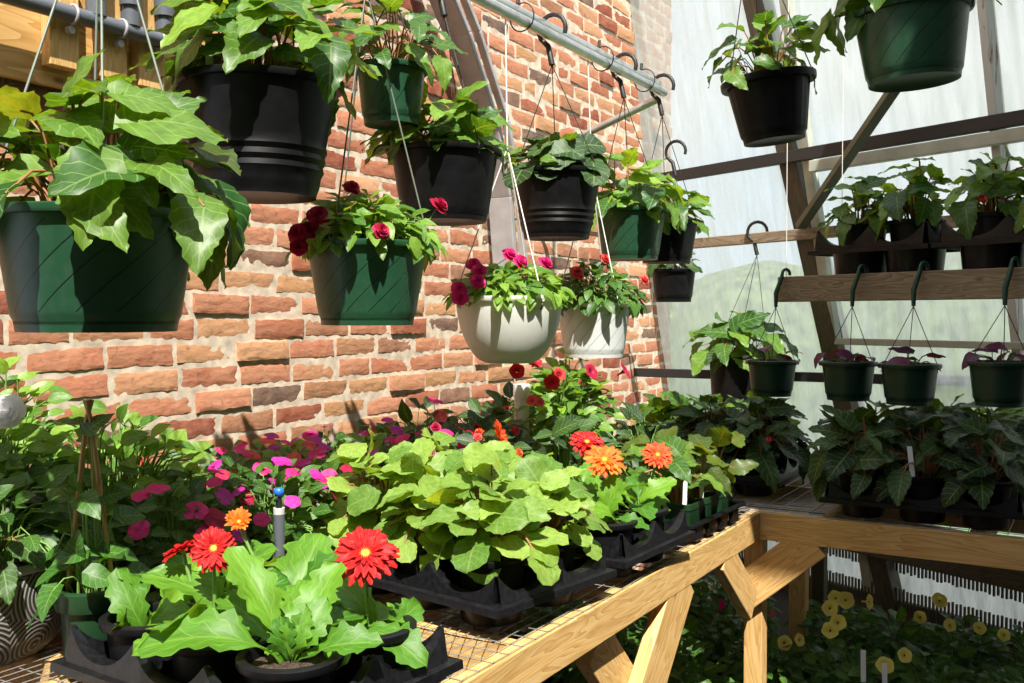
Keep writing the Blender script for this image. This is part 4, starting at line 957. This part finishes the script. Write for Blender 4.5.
# ------------------------------------------------------------ trays on the bench along the plastic wall
T5 = tray('plant_tray', 'black moulded tray of shaded begonias at the front of the right bench', (3.255, .46, MZ), 2, 3, rz=R_(3))
T6 = tray('plant_tray', 'black moulded tray of shaded begonias behind the bench corner', (3.42, 1.20, MZ), 2, 3, rz=R_(2))
T7 = tray('plant_tray', 'black moulded tray at the back of the right bench near the plastic wall', (3.80, .42, MZ), 2, 4, rz=R_(2))
T8 = tray('plant_tray', 'black moulded tray in the far corner of the right bench', (3.87, 1.33, MZ), 2, 3, rz=R_(2))
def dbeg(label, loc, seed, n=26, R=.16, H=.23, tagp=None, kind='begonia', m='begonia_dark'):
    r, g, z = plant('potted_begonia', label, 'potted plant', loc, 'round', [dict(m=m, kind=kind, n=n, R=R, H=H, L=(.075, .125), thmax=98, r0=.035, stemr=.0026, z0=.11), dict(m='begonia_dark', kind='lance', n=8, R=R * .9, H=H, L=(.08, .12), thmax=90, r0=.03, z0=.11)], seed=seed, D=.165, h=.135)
    if tagp: lab(r, tagp, rz=-1.1, s=.95, lean=-.35)
    return r, g, z
T5L = (('dark begonia at the right end of the front right tray, with bare reddish stems', 'dark begonia with an angled white tag, middle pot of the front right tray', 'dark begonia with a white tag at the left end of the front right tray'),
       ('dark begonia behind the right end of the front right tray', 'dark begonia behind the middle of the front right tray', 'dark begonia behind the left end of the front right tray'))
for i in range(2):
    for j in range(3): dbeg(T5L[i][j], T5[i][j], 140 + i * 3 + j, n=20 if (i, j) == (0, 0) else 26, tagp=(-.065, -.01 + .03 * j, .15) if i == 0 and j > 0 else None)
T6L = (('dark begonia with a pale pink bud, right pot of the corner tray', 'dark begonia in the middle front of the corner tray', 'dark begonia with bright lit leaves, left front of the corner tray'),
       ('dark begonia at the back right of the corner tray', 'dark begonia at the back middle of the corner tray', 'dark begonia at the back left of the corner tray'))
for i in range(2):
    for j in range(3):
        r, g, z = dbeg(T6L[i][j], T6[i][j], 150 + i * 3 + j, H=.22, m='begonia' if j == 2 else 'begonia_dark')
        if (i, j) == (0, 0): blooms(r, g, 'double', 'coral', [((-.11, -.08, .20), (-.7, -.5, .3))], .026)
T7L = ('dark begonia at the back of the right bench, nearest the picture edge', 'dark begonia at the back of the right bench, second from the picture edge', 'dark begonia at the back of the right bench, below the small green pots', 'dark begonia at the back of the right bench, below the leafy black hanging pot')
for j in range(4): dbeg(T7L[j], T7[0][j], 160 + j, H=.21)
for j in range(2): dbeg(('begonia near the plastic wall under the gap between hanging pots', 'begonia near the plastic wall beside the leafy hanging pot')[j], T7[1][1 + j], 166 + j, H=.21, m='begonia')
T8L = ('begonia of the far corner tray under the leafy black hanging pot', 'begonia in the middle of the far corner tray', 'lit begonia of the far corner tray nearest the bricks')
for j in range(3): dbeg(T8L[j], T8[0][j], 170 + j, H=.21, m='begonia')

# ------------------------------------------------------------ trays on the hanging shelf
sr = sang + PI / 2
TS = tray('plant_tray', 'black moulded tray on the left part of the hanging shelf', shelf_pt(.50, .15, 1.570), 1, 2, p=.205, cr=.096, rz=sang - PI / 2, zt=.082, peak=.065)
TS2 = tray('plant_tray', 'black moulded tray on the right part of the hanging shelf', shelf_pt(.97, .15, 1.570), 1, 2, p=.205, cr=.096, rz=sang - PI / 2, zt=.082, peak=.065)
pts = sorted([q for q in TS[0]] + [q for q in TS2[0]], key=lambda q: -q[1])
for k, q in enumerate(pts[:4]):
    lbl = ('backlit begonia at the left end of the hanging shelf, drooping over the tray', 'backlit begonia with tall bare stems, second from the left on the hanging shelf', 'backlit begonia with an orange bud, third from the left on the hanging shelf', 'backlit begonia at the right edge of the hanging shelf')[k]
    r, g, z = plant('potted_begonia', lbl, 'potted plant', q, 'round', [dict(m='begonia', kind='begonia', n=24, R=.14, H=(.19, .25, .23, .23, .2)[k], L=(.07, .11), thmax=92, r0=.03, stemr=.0024, z0=.145), dict(m='impatiens_light', kind='begonia', n=9, R=.14, H=.24, L=(.07, .10), thmax=80, r0=.03, stemr=.0024, z0=.145)], seed=180 + k, D=.185, h=.165)  # paler second leaf set puts the backlight into the leaf colour
    if k == 2: blooms(r, g, 'double', 'redorange', [((-.12, .02, .2), (-.7, -.4, .3))], .03)

# ------------------------------------------------------------ flats on the floor under the benches
fr = random.Random(12)
def flat_box(label, x, y, w, d, rz):
    t = thing('plant_flat', label, 'tray', (x, y, .0), rz)
    mb = MB(); rows = [rr4(a, b, z) for a, b, z in ((.005, .005, .006), (w / 2 - .02, d / 2 - .02, .006), (w / 2 - .02, d / 2 - .02, .002), (w / 2 - .01, d / 2 - .01, .055), (w / 2, d / 2, .057), (w / 2, d / 2, .05))]
    mb.grid(np.array([sorted(q, key=lambda p: math.atan2(p[1], p[0])) for q in rows]), closev=True); mb.build('flat_body', [M['blacktray']], t, solid=.002)
    return t
YL = ('yellow petunia under the right bench beside the corner leg', 'yellow petunia under the right bench with two open blooms facing out', 'yellow petunia under the right bench behind the white tags', 'yellow petunia under the right bench near the picture edge', 'yellow petunia under the right bench, back row beside the leg', 'yellow petunia under the right bench, back row below the white reed edging', 'yellow petunia under the right bench, back row with blooms turned away', 'yellow petunia under the right bench, back row nearest the picture edge')
YW_ = [[(3.33, 0.862, 0.322), (3.33, 0.762, 0.373), (3.33, 0.736, 0.404), (3.33, 0.913, 0.303), (3.33, 0.763, 0.447), (3.33, 0.711, 0.482), (3.33, 0.586, 0.287), (3.33, 0.525, 0.331)], [(3.62, 0.523, 0.378), (3.62, 0.427, 0.366), (3.62, 0.334, 0.371), (3.62, 0.261, 0.36), (3.62, 0.69, 0.405), (3.62, 0.808, 0.402), (3.62, 0.46, 0.447)]]
k = 0
for row, (x, ys) in enumerate(((3.42, (.98, .72, .46, .20)), (3.75, (.84, .62, .40, .18)))):
    flat_box(('black flat of yellow petunias on the floor under the right bench, front row', 'black flat of yellow petunias on the floor under the right bench, back row')[row], x, (.6, .47)[row], .28, (1.14, .88)[row], R_((4, 0)[row]))
    for y in ys:
        xx = x - (y - .6) * .07 * (1 - row)
        r, g, z = plant('petunia_plant', YL[k], 'bedding plant', (xx, y, .012), 'square', [dict(IMP, m='impatiens', n=280, R=.21, H=(.24, .29)[row], L=(.038, .066), thmax=98, r0=.04)], D=.10, h=.07, seed=200 + k)
        for p_ in YW_[row]:
            if abs(p_[1] - y) <= .135: blooms(r, g, 'petunia', 'yellowp', [(Vector(p_) - Vector((xx, y, .012)), Vector((-.75, -.4, .4)) + Vector((g.gauss(0, .3), g.gauss(0, .3), g.gauss(0, .15))))], .052)
        if k in (1, 2): lab(r, (3.21 - xx, (.63, .565)[k - 1] - y, (.27, .24)[k - 1]), rz=-1.2, s=1., lean=-.1)
        k += 1
FL = (('green leafy bedding plant on the floor behind the splayed bench brace', 3.42, 1.42, ['magenta'], 0), ('green bedding plant on the floor with white-edged flowers beyond the bench brace', 3.40, 1.70, ['whitep'], 3), ('red-flowered bedding plant on the floor far under the bench', 3.95, 1.62, ['crimson', 'redp'], 6), ('magenta-flowered bedding plant on the floor right of the corner leg', 4.02, 1.34, ['magenta', 'crimson'], 5), ('crimson-flowered bedding plant on the floor against the bricks', 3.95, 1.92, ['crimson'], 4), ('leafy bedding plant on the floor beyond the red-flowered ones', 3.66, 1.78, ['crimson'], 1), ('low leafy bedding plant on the floor beneath the bench corner', 3.20, 1.50, ['magenta'], 0), ('leafy bedding plant on the floor behind the corner leg', 3.62, 1.22, ['crimson'], 0), ('leafy bedding plant on the floor at the near side of the corner leg', 3.12, 1.22, ['crimson'], 0), ('leafy bedding plant on the floor deep under the corner of the benches', 3.45, 1.87, ['crimson'], 2))
for k, (lbl, x, y, cols, nb) in enumerate(FL):
    impat(lbl, (x, y, .002), 220 + k, cols, n=200, nb=nb, R=.22, H=.22, name='bedding_plant', az=(2.4, 5.4))

# ------------------------------------------------------------ camera, light, sky
cam = bpy.data.cameras.new('camera'); co = bpy.data.objects.new('camera', cam); C.objects.link(co)
cam.sensor_width = 36; cam.lens = 975 / 1024 * 36; cam.clip_start = .05
co.location = (0, 0, 1.43)
yaw, pit = R_(31.1), math.atan((341.5 - 315) / 975)
co.rotation_euler = (PI / 2 - pit, 0, yaw - PI / 2)
S.camera = co
sd = bpy.data.lights.new('sun', 'SUN'); sd.energy = 10.0; sd.angle = R_(.6); sd.color = (1., .95, .86)
so = bpy.data.objects.new('sun', sd); C.objects.link(so); so.rotation_euler = SUN.to_track_quat('Z', 'Y').to_euler()
w = bpy.data.worlds.new('sky'); S.world = w; w.use_nodes = True; nt = w.node_tree; nt.nodes.clear()
tc = N(nt, 'ShaderNodeTexCoord'); no = N(nt, 'ShaderNodeTexNoise'); no.inputs['Scale'].default_value = 2.2; no.inputs['Detail'].default_value = 5; L(nt, tc.outputs['Generated'], no.inputs[0])
cl = ramp(nt, [(.42, (.76, .86, 1.)), (.58, (1., 1., 1.))], no.outputs[0]).outputs[0]
bg = N(nt, 'ShaderNodeBackground'); L(nt, cl, bg.inputs[0]); bg.inputs[1].default_value = 1.35
ow = N(nt, 'ShaderNodeOutputWorld'); L(nt, bg.outputs[0], ow.inputs[0])
S.view_settings.view_transform = 'Standard'; S.view_settings.look = 'None'; S.view_settings.gamma = 1; S.view_settings.use_curve_mapping = False
S.view_settings.exposure = 0.0
S.cycles.use_denoising = True
S.cycles.max_bounces = 8; S.cycles.diffuse_bounces = 3; S.cycles.glossy_bounces = 3; S.cycles.transmission_bounces = 4; S.cycles.transparent_max_bounces = 8
S.cycles.sample_clamp_indirect = 6
